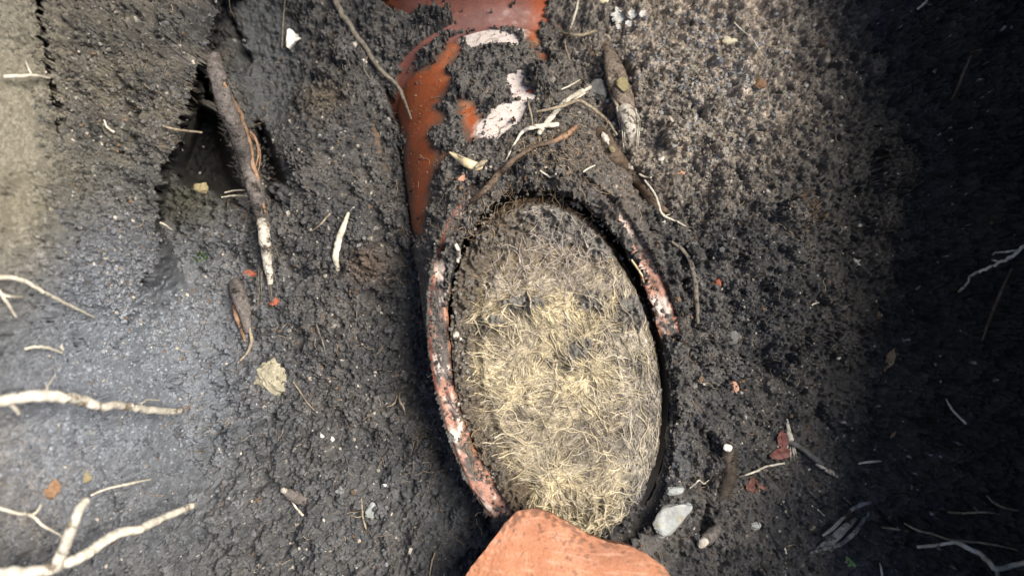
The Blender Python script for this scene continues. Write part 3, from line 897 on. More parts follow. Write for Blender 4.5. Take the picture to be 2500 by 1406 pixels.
ang = np.where((tx > 1530), -1.5 + 0.5 * r.standard_normal(NT), ang)
for (cxp, cyp, rr0) in [(1250, 715, 95), (1340, 1170, 80), (1440, 900, 70)]:
    dd = np.hypot(tx - cxp, ty - cyp); near = dd < rr0
    ang = np.where(near, np.arctan2(-(ty - cyp), tx - cxp), ang)
ln = r.uniform(.005, .022, NT) * np.where(ty < 800, .75, 1.0); cv = r.normal(0, 48, NT)
fP = np.zeros((NT * PER, K, 3)); fR = np.zeros((NT * PER, K)); fC = np.zeros((NT * PER, K, 3), np.float32)
t = np.linspace(-.5, .5, K)
tuft_t = r.uniform(.40, 1.2, NT)
for q in range(PER):
    sl = slice(q * NT, (q + 1) * NT)
    an = ang + r.normal(0, .14 if q < 6 else .55, NT); L = ln * r.uniform(.6, 1.1, NT); cvq = cv + r.normal(0, 20 if q < 6 else 60, NT)
    off = r.normal(0, .0007 if q < 6 else .004, (NT, 2))
    s = t[None] * L[:, None]; th_ = an[:, None] + cvq[:, None] * s + 0.2 * np.sin(s * 900 + r.uniform(0, 6, NT)[:, None])
    ds = np.diff(s, axis=1)
    x = np.concatenate([np.zeros((NT, 1)), np.cumsum(np.cos(th_[:, :-1]) * ds, 1)], 1); y = np.concatenate([np.zeros((NT, 1)), np.cumsum(np.sin(th_[:, :-1]) * ds, 1)], 1)
    x = x - x.mean(1, keepdims=True) + (wx + off[:, 0])[:, None]; y = y - y.mean(1, keepdims=True) + (wy + off[:, 1])[:, None]
    lift = r.uniform(.0000, .0006, NT)[:, None] * (1 - (2 * t[None]) ** 2) + r.uniform(0, .0005, NT)[:, None]
    zz = core_z(x, y) + lift
    fP[sl] = np.stack([x, y, zz], -1)
    r0 = .00009 + .00026 * r.random(NT) ** 1.8 * np.where(r.random(NT) < .10, 1.8, 1)
    fR[sl] = r0[:, None] * (1 - .75 * np.abs(2 * t[None]) ** 2.5)
    yel = np.clip(fm(cn, wx, wy) * .3 + .55 + r.normal(0, .25, NT) - .6 * sstep(1480, 1560, tx), 0, 1)[:, None]
    cb = rgb(.52, .435, .27)[None] * yel + rgb(.43, .37, .29)[None] * (1 - yel)
    up_ = sstep(760, 620, ty)[:, None]; cb = cb * (1 - .55 * up_) + rgb(.30, .255, .21)[None] * .55 * up_
    patch = np.clip(.95 + .18 * fm(cn, wx, wy) + .12 * fm(cn2, wx, wy), .55, 1.2)[:, None]; cb = cb * patch
    gry = (sstep(1460, 1560, tx) * .35 + .2 * sstep(1000, 1150, ty) * sstep(1350, 1500, tx))[:, None]; cb = cb * (1 - gry) + rgb(.42, .39, .33)[None] * gry * patch
    cb = cb * (tuft_t if q < 6 else r.uniform(.5, 1.15, NT))[:, None] * r.uniform(.85, 1.1, NT)[:, None]
    fC[sl] = cb[:, None, :]
rho_f, _ = rho_plane(fP[..., 0], fP[..., 1])
keep = ((rho_f / R_IN).max(1) < .95) & (np.maximum(fm(soilm, fP[:, K // 2, 0], fP[:, K // 2, 1]), fm(band, fP[:, K // 2, 0], fP[:, K // 2, 1])) < .35 + .3 * r.random(NT * PER))
V, F = tubes(fP[keep], fR[keep], 3)
fo = mesh_obj('fine_fibres', V, F, M['fibre'], mass, cols=np.repeat(fC[keep].reshape(-1, 3), 3, axis=0))
fo['kind'] = 'stuff'
# longer strands lying across the top, and dull threads in the dirty upper part
def strands(N, x_, y_, a_, l_, cv_, rr__, cfun, K=11, seed=83):
    r = np.random.default_rng(seed)
    wx, wy = (x_ - 1250) * sc(z0), (703 - y_) * sc(z0)
    t = np.linspace(-.5, .5, K)[None] * l_[:, None]
    th_ = a_[:, None] + cv_[:, None] * t + .3 * np.sin(t * 500 + r.uniform(0, 6, N)[:, None])
    ds = np.diff(t, axis=1)
    x = np.concatenate([np.zeros((N, 1)), np.cumsum(np.cos(th_[:, :-1]) * ds, 1)], 1); y = np.concatenate([np.zeros((N, 1)), np.cumsum(np.sin(th_[:, :-1]) * ds, 1)], 1)
    x = x - x.mean(1, keepdims=True) + wx[:, None]; y = y - y.mean(1, keepdims=True) + wy[:, None]
    zz = core_z(x, y)
    for _ in range(2): zz[:, 1:-1] = np.maximum(zz[:, 1:-1], (zz[:, :-2] + zz[:, 2:]) / 2)
    zz = zz + r.uniform(.0004, .0013, N)[:, None]
    rho_, _ = rho_plane(x, y)
    k = ((rho_ / R_IN).max(1) < .93) & (fm(band, x[:, K // 2], y[:, K // 2]) < .4)
    R = rr__[:, None] * np.linspace(1, .45, K)[None]
    V, F = tubes(np.stack([x, y, zz], -1)[k], R[k], 5)
    return V, F, np.repeat(cfun(r, N)[k], K * 5, 0)
N1 = 430
x_ = r.uniform(1170, 1600, N1); y_ = 700 + 590 * r.random(N1) ** .8
w_ = (x_ - 1250) * sc(z0); v_ = (703 - y_) * sc(z0)
a_ = -.12 + .5 * r.standard_normal(N1) + .5 * fm(ang_n, w_, v_) - .9 * sstep(1450, 1560, x_)
A1 = strands(N1, x_, y_, a_, r.uniform(.009, .022, N1), r.normal(0, 24, N1), .00014 + .00028 * r.random(N1) ** 1.5, lambda q, n: rgb(.50, .42, .27)[None] * q.uniform(.55, 1.15, (n, 1)) * np.where(q.random((n, 1)) < .3, rgb(.95, .98, 1.15)[None], 1))
N2 = 900
x_ = r.uniform(1180, 1560, N2); y_ = r.uniform(480, 720, N2)
A2 = strands(N2, x_, y_, r.uniform(0, 6.28, N2), r.uniform(.004, .013, N2), r.normal(0, 110, N2), .00010 + .00018 * r.random(N2) ** 1.5, lambda q, n: rgb(.36, .31, .26)[None] * q.uniform(.4, 1.4, (n, 1)), seed=84)
V = np.vstack([A1[0], A2[0]]); F = np.vstack([A1[1], A2[1] + len(A1[0])])
fo = mesh_obj('long_strands', V, F, M['fibre'], mass, cols=np.vstack([A1[2], A2[2]]))
fo['kind'] = 'stuff'
#PART3
# ------------------------------------------------------------------ materials of the loose things
M['bark'] = noise_mat('grey_bark', (.075, .066, .060), (.19, .165, .15), 330, .9, .15, .0012, dirt=DIRT, dirt_amt=.32)
M['bark_brown'] = noise_mat('brown_bark', (.060, .042, .030), (.165, .118, .083), 330, .85, .2, .0010, dirt=DIRT, dirt_amt=.3)
M['bark_tan'] = noise_mat('tan_bark', (.12, .092, .07), (.28, .225, .175), 330, .9, .15, .0012, dirt=DIRT, dirt_amt=.35)
M['bark_orange'] = noise_mat('orange_bark', (.17, .095, .055), (.33, .21, .135), 300, .8, .2, .0005, dirt=DIRT, dirt_amt=.3)
M['root_dirt'] = noise_mat('earthy_root', (.055, .045, .038), (.12, .095, .075), 420, .9, .15, .0008, dirt=DIRT, dirt_amt=.35)
M['bare'] = noise_mat('bare_root_wood', (.30, .265, .21), (.60, .55, .48), 420, .85, .2, .0008, dirt=(.07, .058, .045), dirt_amt=.42)
M['pale'] = noise_mat('pale_rootlet', (.42, .37, .28), (.66, .61, .50), 500, .65, .3, .0002, dirt=(.12, .09, .06), dirt_amt=.10)
M['white_root'] = noise_mat('white_root', (.38, .345, .275), (.62, .575, .49), 250, .75, .25, .0006, dirt=(.14, .11, .075), dirt_amt=.32)
M['tan'] = noise_mat('tan_rootlet', (.15, .115, .08), (.36, .30, .21), 420, .75, .25, .0003, dirt=DIRT, dirt_amt=.12)
M['dull'] = noise_mat('dull_rootlet', (.10, .085, .065), (.20, .175, .14), 420, .8, .25, .0003, dirt=DIRT, dirt_amt=.2)
M['straw'] = noise_mat('straw', (.46, .36, .20), (.72, .62, .42), 250, .7, .3, .0003, stretch=(1, 1, 1))
M['greywood'] = noise_mat('weathered_wood', (.10, .10, .095), (.27, .27, .25), 260, .85, .2, .0006, dirt=DIRT, dirt_amt=.4)
M['stone_tan'] = noise_mat('tan_stone', (.20, .18, .125), (.40, .36, .26), 190, .9, .2, .0010, dirt=(.07, .06, .045), dirt_amt=.25, dirt_scale=260)
M['stone_grey'] = noise_mat('grey_stone', (.20, .21, .20), (.38, .39, .37), 170, .85, .25, .0007, dirt=(.26, .21, .12), dirt_amt=.45, dirt_scale=55)
M['stone_dark'] = noise_mat('dark_stone', (.07, .068, .065), (.16, .155, .145), 220, .85, .25, .0007, dirt=(.32, .31, .28), dirt_amt=.15)
M['white'] = noise_mat('white_chip', (.62, .60, .52), (.84, .82, .74), 200, .8, .3, .0004)
M['lime'] = noise_mat('lime_mortar', (.45, .42, .36), (.82, .79, .72), 300, .9, .2, .0010, dirt=(.10, .085, .07), dirt_amt=.2)
M['cream'] = noise_mat('cream_pebble', (.48, .43, .28), (.74, .68, .48), 220, .8, .3, .0005)
M['yellow'] = noise_mat('yellow_stone', (.15, .125, .07), (.30, .25, .13), 220, .9, .2, .0008, dirt=DIRT, dirt_amt=.2)
M['terracotta'] = noise_mat('terracotta_chip', (.38, .17, .10), (.58, .36, .26), 220, .85, .2, .0006, dirt=DIRT, dirt_amt=.28)
M['red_clay'] = noise_mat('red_clay_chip', (.22, .055, .03), (.36, .11, .06), 260, .85, .2, .0006, dirt=DIRT, dirt_amt=.25)
M['orange_clay'] = noise_mat('orange_clay_chip', (.14, .085, .055), (.30, .17, .09), 260, .9, .2, .0007, dirt=DIRT, dirt_amt=.3)
M['red_leaf'] = noise_mat('dead_red_leaf', (.13, .045, .035), (.22, .085, .065), 180, .6, .4, .0002)
M['brown_leaf'] = noise_mat('dead_brown_leaf', (.10, .04, .03), (.19, .085, .06), 200, .6, .4, .0003)
M['tan_leaf'] = noise_mat('dead_tan_leaf', (.20, .125, .06), (.30, .20, .10), 200, .6, .4, .0002)
M['green_leaf'] = noise_mat('green_leaf', (.10, .20, .05), (.20, .33, .11), 200, .5, .4, .0002)
M['moss'] = noise_mat('moss', (.03, .07, .01), (.07, .14, .02), 600, .8, .2, .0003)
M['shard'] = None

# ------------------------------------------------------------------ terracotta sherd at the bottom of the picture
SZ = .058
sp = [(1105,1440),(1150,1372),(1190,1325),(1232,1272),(1262,1246),(1300,1241),(1340,1250),(1400,1280),(1440,1302),(1480,1318),(1530,1326),(1572,1342),(1612,1370),(1652,1418),(1700,1500),(1690,1570),(1500,1640),(1250,1640),(1110,1560),(1080,1490)]
spw = [W(a, b, SZ)[:2] for a, b in sp]
sc_ = W(1390, 1440, SZ); sdir = np.array([math.cos(math.radians(-17)), math.sin(math.radians(-17))])
def shard_z(x, y):
    u = (x - sc_[0]) * sdir[0] + (y - sc_[1]) * sdir[1]; v = -(x - sc_[0]) * sdir[1] + (y - sc_[1]) * sdir[0]
    cu = (v + .004)
    z = SZ + .010 - (np.sqrt(np.maximum(.070 ** 2 - 0, 0)) - np.sqrt(np.maximum(.070 ** 2 - np.clip(cu, -.06, .06) ** 2, 1e-6))) + .05 * u
    return z
SV, SF = plate(spw, shard_z, .0125, n=220, rings=64, jit=.0005, seed=4, shrink=.93)
n1 = np.array([mnoise.noise(Vector((p[0] * 60, p[1] * 60, 1))) + .5 * mnoise.noise(Vector((p[0] * 190, p[1] * 190, 5))) for p in SV])
uu = (SV[:, 0] - sc_[0]) * sdir[0] + (SV[:, 1] - sc_[1]) * sdir[1]; vv_ = -(SV[:, 0] - sc_[0]) * sdir[1] + (SV[:, 1] - sc_[1]) * sdir[0]
st = np.array([mnoise.noise(Vector((a * 70 + b * 20, b * 620 - a * 120, 2))) + .8 * mnoise.noise(Vector((a * 160, b * 1300 - a * 200, 9))) for a, b in zip(uu, vv_)])
n3 = np.array([mnoise.noise(Vector((p[0] * 330, p[1] * 330, 3))) + .8 * mnoise.noise(Vector((p[0] * 900, p[1] * 900, 8))) for p in SV])
SV[:, 2] += .00018 * n3 + .00012 * st
bx, by = pixels(SV[:, 0], SV[:, 1], SV[:, 2])
col = rgb(.34, .140, .070) * (1 + .2 * n1[:, None])
col = col * (1 - .5 * sstep(-.2, .5, n1)[:, None]) + rgb(.44, .215, .125) * .5 * sstep(-.2, .5, n1)[:, None]
bs = (np.exp(-(((bx - 1490) / 110) ** 2 + ((by - 1345) / 38) ** 2)) + .6 * np.exp(-(((bx - 1290) / 90) ** 2 + ((by - 1275) / 30) ** 2)))[:, None]
col = col * (1 - .55 * bs) + rgb(.20, .085, .05) * .55 * bs
m1 = sstep(.15, .7, st)[:, None]; col = col * (1 - .28 * m1) + rgb(.60, .38, .26) * .28 * m1
edge_b = -sd_poly(bx, by, sp)
dk = sstep(.25, .62, n3 + .35 * np.exp(-edge_b / 14) + .40 * np.exp(-edge_b / 60) - .22 + .45 * n1)
dk = dk * sstep(1700, 1200, by + 0 * bx)
col = col * (1 - .8 * dk[:, None]) + rgb(.085, .038, .022) * .8 * dk[:, None]
M['shard'] = vc_mat('sherd_clay', rough=.7, spec=.3, n_scale=900, n_amt=.15, bump=.0003, b_scale=1100)
o = mesh_obj('pipe_sherd', SV, SF, M['shard'], cols=col, smooth=False)
tag(o, 'large curved orange terracotta sherd lying below the hole in the pipe', 'pipe sherd')

# ------------------------------------------------------------------ roots
def bundle(name, parent, items, mat, **k):
    """several thin strands as one part"""
    out = []
    for pts, ws in items:
        out.append(tube(pth(pts), rad(pts, ws), sides=5, lump=.12, wob=.3, seed=nseed(), **k))
    V, F = merge(out)
    return mesh_obj(name, V, F, mat, parent)

# thick snapped root, left
t_ = empty('snapped_root', gp(600, 400, 0)); tag(t_, 'thick grey-barked snapped root with a bare white lower end, left of the pipe', 'root')
P_ = [(518,135,.004),(530,185,.014),(550,258,.024),(580,330,.028),(602,400,.026),(622,470,.022),(640,530,.018),(646,556,.016)]
part_tube('bark', t_, P_, [34,42,44,41,38,36,34,30], M['bark'], sides=16, lump=.07, wob=.1)
fuzz('root_fuzz', t_, P_, [38,44,46,42,40,36,36,30], M['bark'], 900)
part_tube('peeled_bark', t_, [(548,205,.030),(585,280,.033),(606,350,.033),(626,430,.028),(648,520,.021)], [8,16,15,10,7], M['bark_orange'], sides=8, lump=.25, wob=.5)
part_tube('bare_wood', t_, [(640,540,.017),(646,580,.015),(650,620,.013),(655,660,.011),(660,695,.005)], [27,28,24,22,12], M['bare'], sides=14, lump=.14, wob=.2)
bundle('peeling_strip', t_, [([(608,318,.020),(626,345,.024),(630,380,.024),(622,415,.018)],[8,7,6,3]),([(610,330,.018),(632,360,.018),(634,400,.014),(626,430,.010)],[5,5,4,2])], M['bark_orange'])
bundle('frayed_fibres', t_, [([(x0_, y0_, .008), (x0_ + dx_, y0_ + L_ / 2, .006), (x0_ + 1.6 * dx_, y0_ + L_, .002)], [2.2, 1.8, 1.2]) for x0_, y0_, dx_, L_ in [(632,650,-2,95),(636,655,2,80),(640,660,-1,70),(660,690,3,60),(664,650,10,70),(655,690,2,45),(668,600,14,60),(628,552,-22,16),(630,560,-18,20),(634,700,-3,60)]], M['dull'])

t_ = empty('root_stub', gp(590, 760, 0)); tag(t_, 'short dark root stub split open to orange wood, above the tan stone', 'root')
part_tube('bark', t_, [(574,690,.004),(582,720,.007),(592,750,.007),(600,785,.005),(606,812,.003)], [30,42,38,26,14], M['bark'], sides=12, lump=.25)
part_tube('split_wood', t_, [(572,745,.006),(578,775,.008),(588,800,.006),(598,832,.003)], [10,13,12,5], M['bark_orange'], sides=8, lump=.3)
part_tube('tail', t_, [(608,800,.003),(614,830,.004),(604,860,.003),(580,886,.002)], [9,9,7,3], M['tan'], sides=7)

root('root_piece', 'pale curved bit of root standing in the crumbly soil between snapped root and pipe', 'root', [(850,520,.006),(838,555,.006),(826,590,.006),(820,625,.005),(824,660,.001)], [8,14,17,17,12], M['tan'] if False else M['pale'], sides=10)
root('pale_twig', 'small brown pointed root sticking out just above the pale curved root piece', 'rootlet', [(805,522,.003),(785,545,.004),(760,566,.001)], [5,5,3], M['tan'], 'thin rootlets in the soil')
stone('white_flake', 'white triangular flake beside the top of the pale curved root piece', 'stone chip', 860, 506, 20, 16, M['lime'], rot=30, depth=.4, facets=14)

root('long_root', 'long thin grey root trailing diagonally down onto the bare red pipe', 'root', [(808,-30,.006),(830,25,.007),(848,55,.007),(872,90,.006),(900,128,.006),(930,172,.006),(968,206,.007),(985,240,.008),(1004,290,.004)], [15,15,14,13,11,11,9,8,5], M['dull'], sides=8, lump=.22, wob=.5,
     kids=[('side_root', [(902,128,.004),(888,165,.002),(905,195,.002)], [4,4,3], M['dull'])])
root('buried_root', 'reddish brown root half buried in soil left of the bare red pipe', 'root', [(900,262,-.003),(910,300,-.0015),(918,345,-.001),(928,392,-.0015),(950,430,-.002)], [14,22,24,22,12], M['bark_brown'], sides=12, lump=.2)

t_ = empty('yellow_root', gp(1510, 230, 0)); tag(t_, 'thick root with a yellow patch and shredded white end, right of the pipe', 'root')
part_tube('bark', t_, [(1478,108,-.002),(1492,150,.005),(1506,195,.008),(1522,240,.008),(1532,280,.006)], [22,38,50,48,40], M['bark_tan'], sides=16, lump=.2)
fuzz('root_fuzz', t_, [(1478,108,-.002),(1492,150,.005),(1506,195,.008),(1522,240,.008),(1532,280,.006)], [22,38,50,48,40], M['bark_tan'], 500, ln=.0012)
V, F = stone_v(1520, 207, 34, 44, rot=20, depth=.25, seed=77, facets=4, lift=.0165, embed=.5, rough_=.2)
mesh_obj('yellow_patch', V, F, M['yellow'], t_)
part_tube('bare_wood', t_, [(1520,255,.007),(1532,290,.006),(1538,320,.004),(1540,352,.001)], [40,42,32,10], M['bare'], sides=14, lump=.2)
bundle('shredded_fibres', t_, [([(1506 + i * 5, 262 + (i * 37) % 22, .0095), (1512 + i * 5, 300, .0085), (1518 + i * 4, 330 + (i * 29) % 38, .003)], [4, 4, 1.5]) for i in range(11)], M['white_root'])
part_tube('side_root', t_, [(1487,190,.009),(1492,225,.010),(1505,255,.011),(1522,278,.0115),(1540,298,.010)], [8,10,8,6,5], M['tan'], sides=7)

t_ = empty('knotted_root', gp(1530, 420, 0)); tag(t_, 'dark knotted root with a pale wooden head beside the top of the arch', 'root')
part_tube('bark', t_, [(1462,322,.001),(1480,350,.005),(1504,385,.005),(1530,412,.004),(1560,448,.004),(1590,488,.003),(1615,508,.003),(1640,520,.001)], [30,48,40,26,22,24,18,6], M['bark_brown'], sides=14, lump=.2)
V, F = stone_v(1480, 340, 17, 42, rot=32, depth=.3, seed=31, facets=3, lift=.0085, embed=.6, rough_=.25, cut=(.7, .9))
mesh_obj('bare_wood', V, F, M['bare'], t_)
V, F = stone_v(1494, 364, 17, 18, depth=.6, seed=32, facets=3, lift=.0105, embed=.4, rough_=.06)
mesh_obj('bud', V, F, M['yellow'], t_)
V, F = stone_v(1536, 406, 34, 13, rot=-42, depth=.4, seed=33, facets=4, lift=.0075, embed=.5, rough_=.2)
mesh_obj('scraped_patch', V, F, M['bare'], t_)
part_tube('side_root', t_, [(1560,425,.006),(1574,432,.005),(1590,434,.003)], [5,5,4], M['pale'], sides=6)

root('white_rootlet', 'thin white rootlet trailing from the knotted root down the right soil slope', 'rootlet', [(1574,440,.012),(1596,470,.009),(1606,494,.007),(1616,522,.006),(1640,536,.005),(1662,546,.004),(1684,560,.001)], [5,6,6,6,5,5,2], M['white_root'], sides=7,
     kids=[('side_root', [(1620,528,.006),(1634,524,.006),(1642,518,.004)], [4,3,2], M['pale'])])
stone('white_flake', 'tiny white flake under the bend of the thin white rootlet', 'stone chip', 1620, 541, 10, 17, M['white'], rot=-20, depth=.5, facets=5)

root('pale_strip', 'broad white root strip pointing up at the dark stone above the arch', 'rootlet', [(1316,326,.004),(1338,296,.006),(1362,266,.006),(1385,244,.006),(1412,228,.006),(1442,213,.004)], [12,15,15,11,15,12], M['white_root'], sides=8, flat=.6,
     kids=[('side_strip', [(1386,252,.005),(1408,240,.006),(1428,228,.005)], [5,6,5], M['pale'])])
root('pale_strip', 'white root strip lying flat above the arch and tapering to a thread', 'rootlet', [(1364,304,.008),(1330,307,.009),(1296,313,.008),(1276,322,.006),(1260,345,.004),(1245,372,.003),(1234,396,.001)], [12,13,12,9,5,4,3], M['white_root'], sides=8, flat=.6)
root('arched_rootlet', 'thin tan rootlet arching over the white strips above the hole', 'rootlet', [(1308,274,.006),(1336,268,.010),(1372,260,.012),(1408,247,.013),(1432,255,.013),(1460,275,.012),(1484,298,.010),(1506,330,.004)], [5,7,8,8,8,8,8,5], M['tan'], sides=7)
root('peeled_root', 'brown root with a peeled orange tip lying along the top left of the arch', 'root', [(1405,312,.004),(1380,332,.006),(1350,346,.006),(1310,356,.006),(1275,376,.006),(1245,398,.007),(1215,428,.007),(1185,462,.006),(1150,492,.003)], [20,22,13,10,10,14,17,17,12], M['bark_brown'], sides=10, lump=.2,
     kids=[('peeled_tip', [(1408,308,.009),(1385,328,.011),(1360,342,.009),(1335,350,.007)], [8,16,12,5], M['bark_orange'])])
root('rootlet', 'short white rootlet like a grub lying on the left inner edge of the hole', 'rootlet', [(1112,597,.006),(1119,610,.006),(1120,625,.006),(1117,640,.005)], [9,10,10,9], M['white_root'], 'thin rootlets in the soil', sides=8)
root('rootlet', 'white thread kinked like a tick on the top of the arch', 'rootlet', [(1318,416,.004),(1332,426,.004),(1345,433,.004),(1357,425,.003)], [4,5,5,4], M['white_root'], 'thin rootlets in the soil')
root('rootlet', 'short white thread on the arch beside the knotted root', 'rootlet', [(1424,420,.003),(1436,412,.004),(1452,404,.003)], [4,5,4], M['white_root'], 'thin rootlets in the soil')
root('rootlet', 'thin white rootlet hanging from the top edge right of the collar', 'rootlet', [(1414,-20,.004),(1408,20,.006),(1400,48,.006),(1392,70,.003)], [6,6,6,4], M['pale'], 'thin rootlets in the soil')
root('rootlet', 'tan horizontal rootlet in the soil right of the pipe collar', 'rootlet', [(1368,80,.004),(1395,86,.006),(1425,85,.006),(1456,76,.003)], [5,8,8,6], M['tan'], 'thin rootlets in the soil', kids=[('side_root', [(1384,84,.004),(1380,110,.003),(1392,148,.002)], [4,4,3], M['tan'])])
root('rootlet', 'hair-thin pale rootlet curving over the bright soil near the cream pebble', 'rootlet', [(1792,55,.003),(1812,75,.004),(1836,96,.004),(1852,120,.003),(1866,142,.001)], [3,4,3,3,2], M['pale'], 'thin rootlets in the soil')
root('rootlet', 'thin upright rootlet beside the red fragment on the crest of the pipe', 'rootlet', [(1288,240,.004),(1292,262,.005),(1298,285,.005),(1300,305,.002)], [5,5,4,3], M['tan'], 'thin rootlets in the soil')
root('rootlet', 'short pale diagonal thread in the soil above the broad white root strip', 'rootlet', [(1365,222,.003),(1390,210,.004),(1416,195,.002)], [3,5,3], M['pale'], 'thin rootlets in the soil')
root('rootlet', 'fine brown rootlet trailing away below the tan stone', 'rootlet', [(716,932,.003),(735,960,.003),(752,985,.003),(775,1008,.001)], [4,4,3,2], M['tan'], 'thin rootlets in the soil')
root('rootlet', 'white forked rootlet beside the grey-white pebble low in the soil', 'rootlet', [(882,1215,.003),(884,1240,.004),(886,1262,.004),(894,1290,.003),(902,1308,.001)], [3,4,5,4,2], M['tan'], 'thin rootlets in the soil', kids=[('side_root', [(886,1258,.004),(872,1262,.003),(856,1257,.002)], [3,3,2], M['tan'])])
root('rootlet', 'thin pale rootlet in the dark soil left of the big sherd', 'rootlet', [(1062,1348,.003),(1055,1370,.004),(1048,1405,.002)], [4,4,3], M['tan'], 'thin rootlets in the soil')
root('rootlet', 'crooked rootlet with a bent tip in the dark hollow left of the pipe rim', 'rootlet', [(944,993,.003),(962,985,.006),(970,966,.004)], [3,4,3], M['tan'], 'thin rootlets in the soil')
root('rootlet', 'wavy upright rootlet in the dark hollow close to the pipe rim', 'rootlet', [(974,960,.004),(976,978,.006),(986,996,.006),(989,1012,.003)], [3,5,5,4], M['tan'], 'thin rootlets in the soil')
root('rootlet', 'crooked grey rootlet on the soil between the root piece and the rim', 'rootlet', [(772,790,.003),(780,815,.004),(788,835,.004),(796,866,.001)], [3,4,4,3], M['dull'], 'thin rootlets in the soil')
root('rootlet', 'small wavy pale rootlet beside the grey stone at the lower right of the pipe', 'rootlet', [(1683,1191,.003),(1696,1181,.005),(1707,1172,.005),(1718,1180,.005),(1731,1171,.003)], [4,5,4,4,3], M['pale'], 'thin rootlets in the soil')
root('rootlet', 'pale thread crossing the dark gap at the right inner edge of the hole', 'rootlet', [(1542,634,.010),(1554,652,.012),(1566,670,.010),(1572,690,.006)], [4,5,4,3], M['straw'], 'thin rootlets in the soil')
root('rootlet', 'brown hairy rootlet hanging in the furrow right of the rim', 'rootlet', [(1640,590,.004),(1668,612,.006),(1690,650,.006),(1700,720,.004),(1704,790,.002)], [6,10,12,14,8], M['dull'], 'thin rootlets in the soil', lump=.4)
root('rootlet', 'pale hooked rootlet at the edge of the hanging clod', 'rootlet', [(390,543,.002),(404,550,.006),(420,562,.006)], [4,5,4], M['pale'], 'thin rootlets in the soil')
root('rootlet', 'tan rootlet sticking out over the dark hollow from the hanging clod', 'rootlet', [(398,308,.003),(425,316,.006),(455,320,.010),(493,324,.014)], [4,7,6,5], M['tan'], 'thin rootlets in the soil')
root('rootlet', 'tiny white comma-shaped rootlet on the face of the hanging clod', 'rootlet', [(254,293,.003),(262,312,.005),(278,323,.003)], [3,5,7], M['pale'], 'thin rootlets in the soil')
root('rootlet', 'upper of two pale threads beside the snapped root in the hollow', 'rootlet', [(549,470,.008),(572,466,.012),(598,464,.016)], [3,4,4], M['pale'], 'thin rootlets in the soil')
root('rootlet', 'lower of two pale threads beside the snapped root in the hollow', 'rootlet', [(541,482,.008),(570,478,.012),(600,478,.016)], [3,5,4], M['pale'], 'thin rootlets in the soil')
root('fine_wire', 'fine straight tan stem standing beside the white chip at the top', 'stem', [(697,-10,.004),(692,40,.006),(688,120,.003)], [3,3,3], M['tan'])

# white roots sticking out of the near bank, left
BK = 'pale roots sticking out of the left bank'
root('bank_root', 'thick white jointed root running level out of the left bank', 'root', [(-40,985,.016),(20,976,.018),(90,966,.020),(150,968,.022),(200,978,.022),(240,991,.022),(300,990,.022),(350,998,.020),(400,1003,.018),(444,1003,.014)], [28,28,30,28,27,22,20,19,17,15], M['white_root'], BK, sides=14, lump=.10,
     kids=[('side_root', [(18,978,.016),(34,995,.014),(48,1012,.010)], [16,14,10], M['white_root']), ('side_root', [(110,960,.020),(118,940,.018),(136,915,.014)], [6,5,3], M['pale']), ('side_root', [(345,985,.020),(362,975,.018),(390,977,.014)], [4,4,3], M['pale'])])
root('bank_root', 'thick white forked root rising from the bottom left corner', 'root', [(-60,1412,.020),(20,1402,.022),(90,1395,.024),(150,1375,.026),(190,1362,.026),(230,1338,.026),(280,1305,.026),(340,1290,.025),(400,1262,.024),(472,1232,.020)], [38,36,34,26,26,26,24,22,19,16], M['white_root'], BK, sides=14, lump=.08,
     kids=[('fork', [(132,1388,.026),(152,1345,.030),(170,1300,.034),(186,1262,.036),(212,1216,.036)], [30,30,27,25,20], M['white_root'])])
root('bank_root', 'long slender pale root curving down across the left bank', 'root', [(-20,676,.006),(40,680,.008),(75,694,.009),(110,715,.009),(150,735,.008),(190,755,.006),(232,775,.002)], [12,11,9,9,8,7,4], M['pale'], BK)
root('bank_root', 'short pale root at the top left beside the crack', 'root', [(10,188,.004),(50,186,.008),(85,185,.008),(122,191,.004)], [8,8,8,6], M['pale'], BK, kids=[('side_root', [(78,186,.006),(70,168,.006),(62,150,.003)], [5,4,3], M['pale'])])
root('bank_root', 'thin pale root sagging below the orange rust patch on the bank', 'root', [(-20,1235,.008),(40,1252,.010),(78,1258,.010),(105,1282,.009),(150,1308,.006)], [8,8,8,7,5], M['pale'], BK, kids=[('side_root', [(76,1258,.010),(90,1248,.009),(100,1232,.006)], [6,6,4], M['pale'])])
root('bank_root', 'thin pale root pointing right above the forked white root', 'root', [(222,1208,.008),(262,1192,.010),(318,1180,.010),(368,1169,.006)], [5,5,7,4], M['pale'], BK)
root('bank_root', 'faint pale root between the slender root and the thick jointed root', 'root', [(60,852,.004),(90,846,.006),(120,850,.006),(154,862,.003)], [6,7,7,6], M['pale'], BK)
root('bank_root', 'faint pale root near the left edge under the slender root', 'root', [(-10,700,.004),(15,735,.006),(40,775,.003)], [9,8,5], M['pale'], BK, kids=[('side_root', [(4,720,.005),(30,724,.006),(55,724,.004)], [7,6,4], M['pale'])])

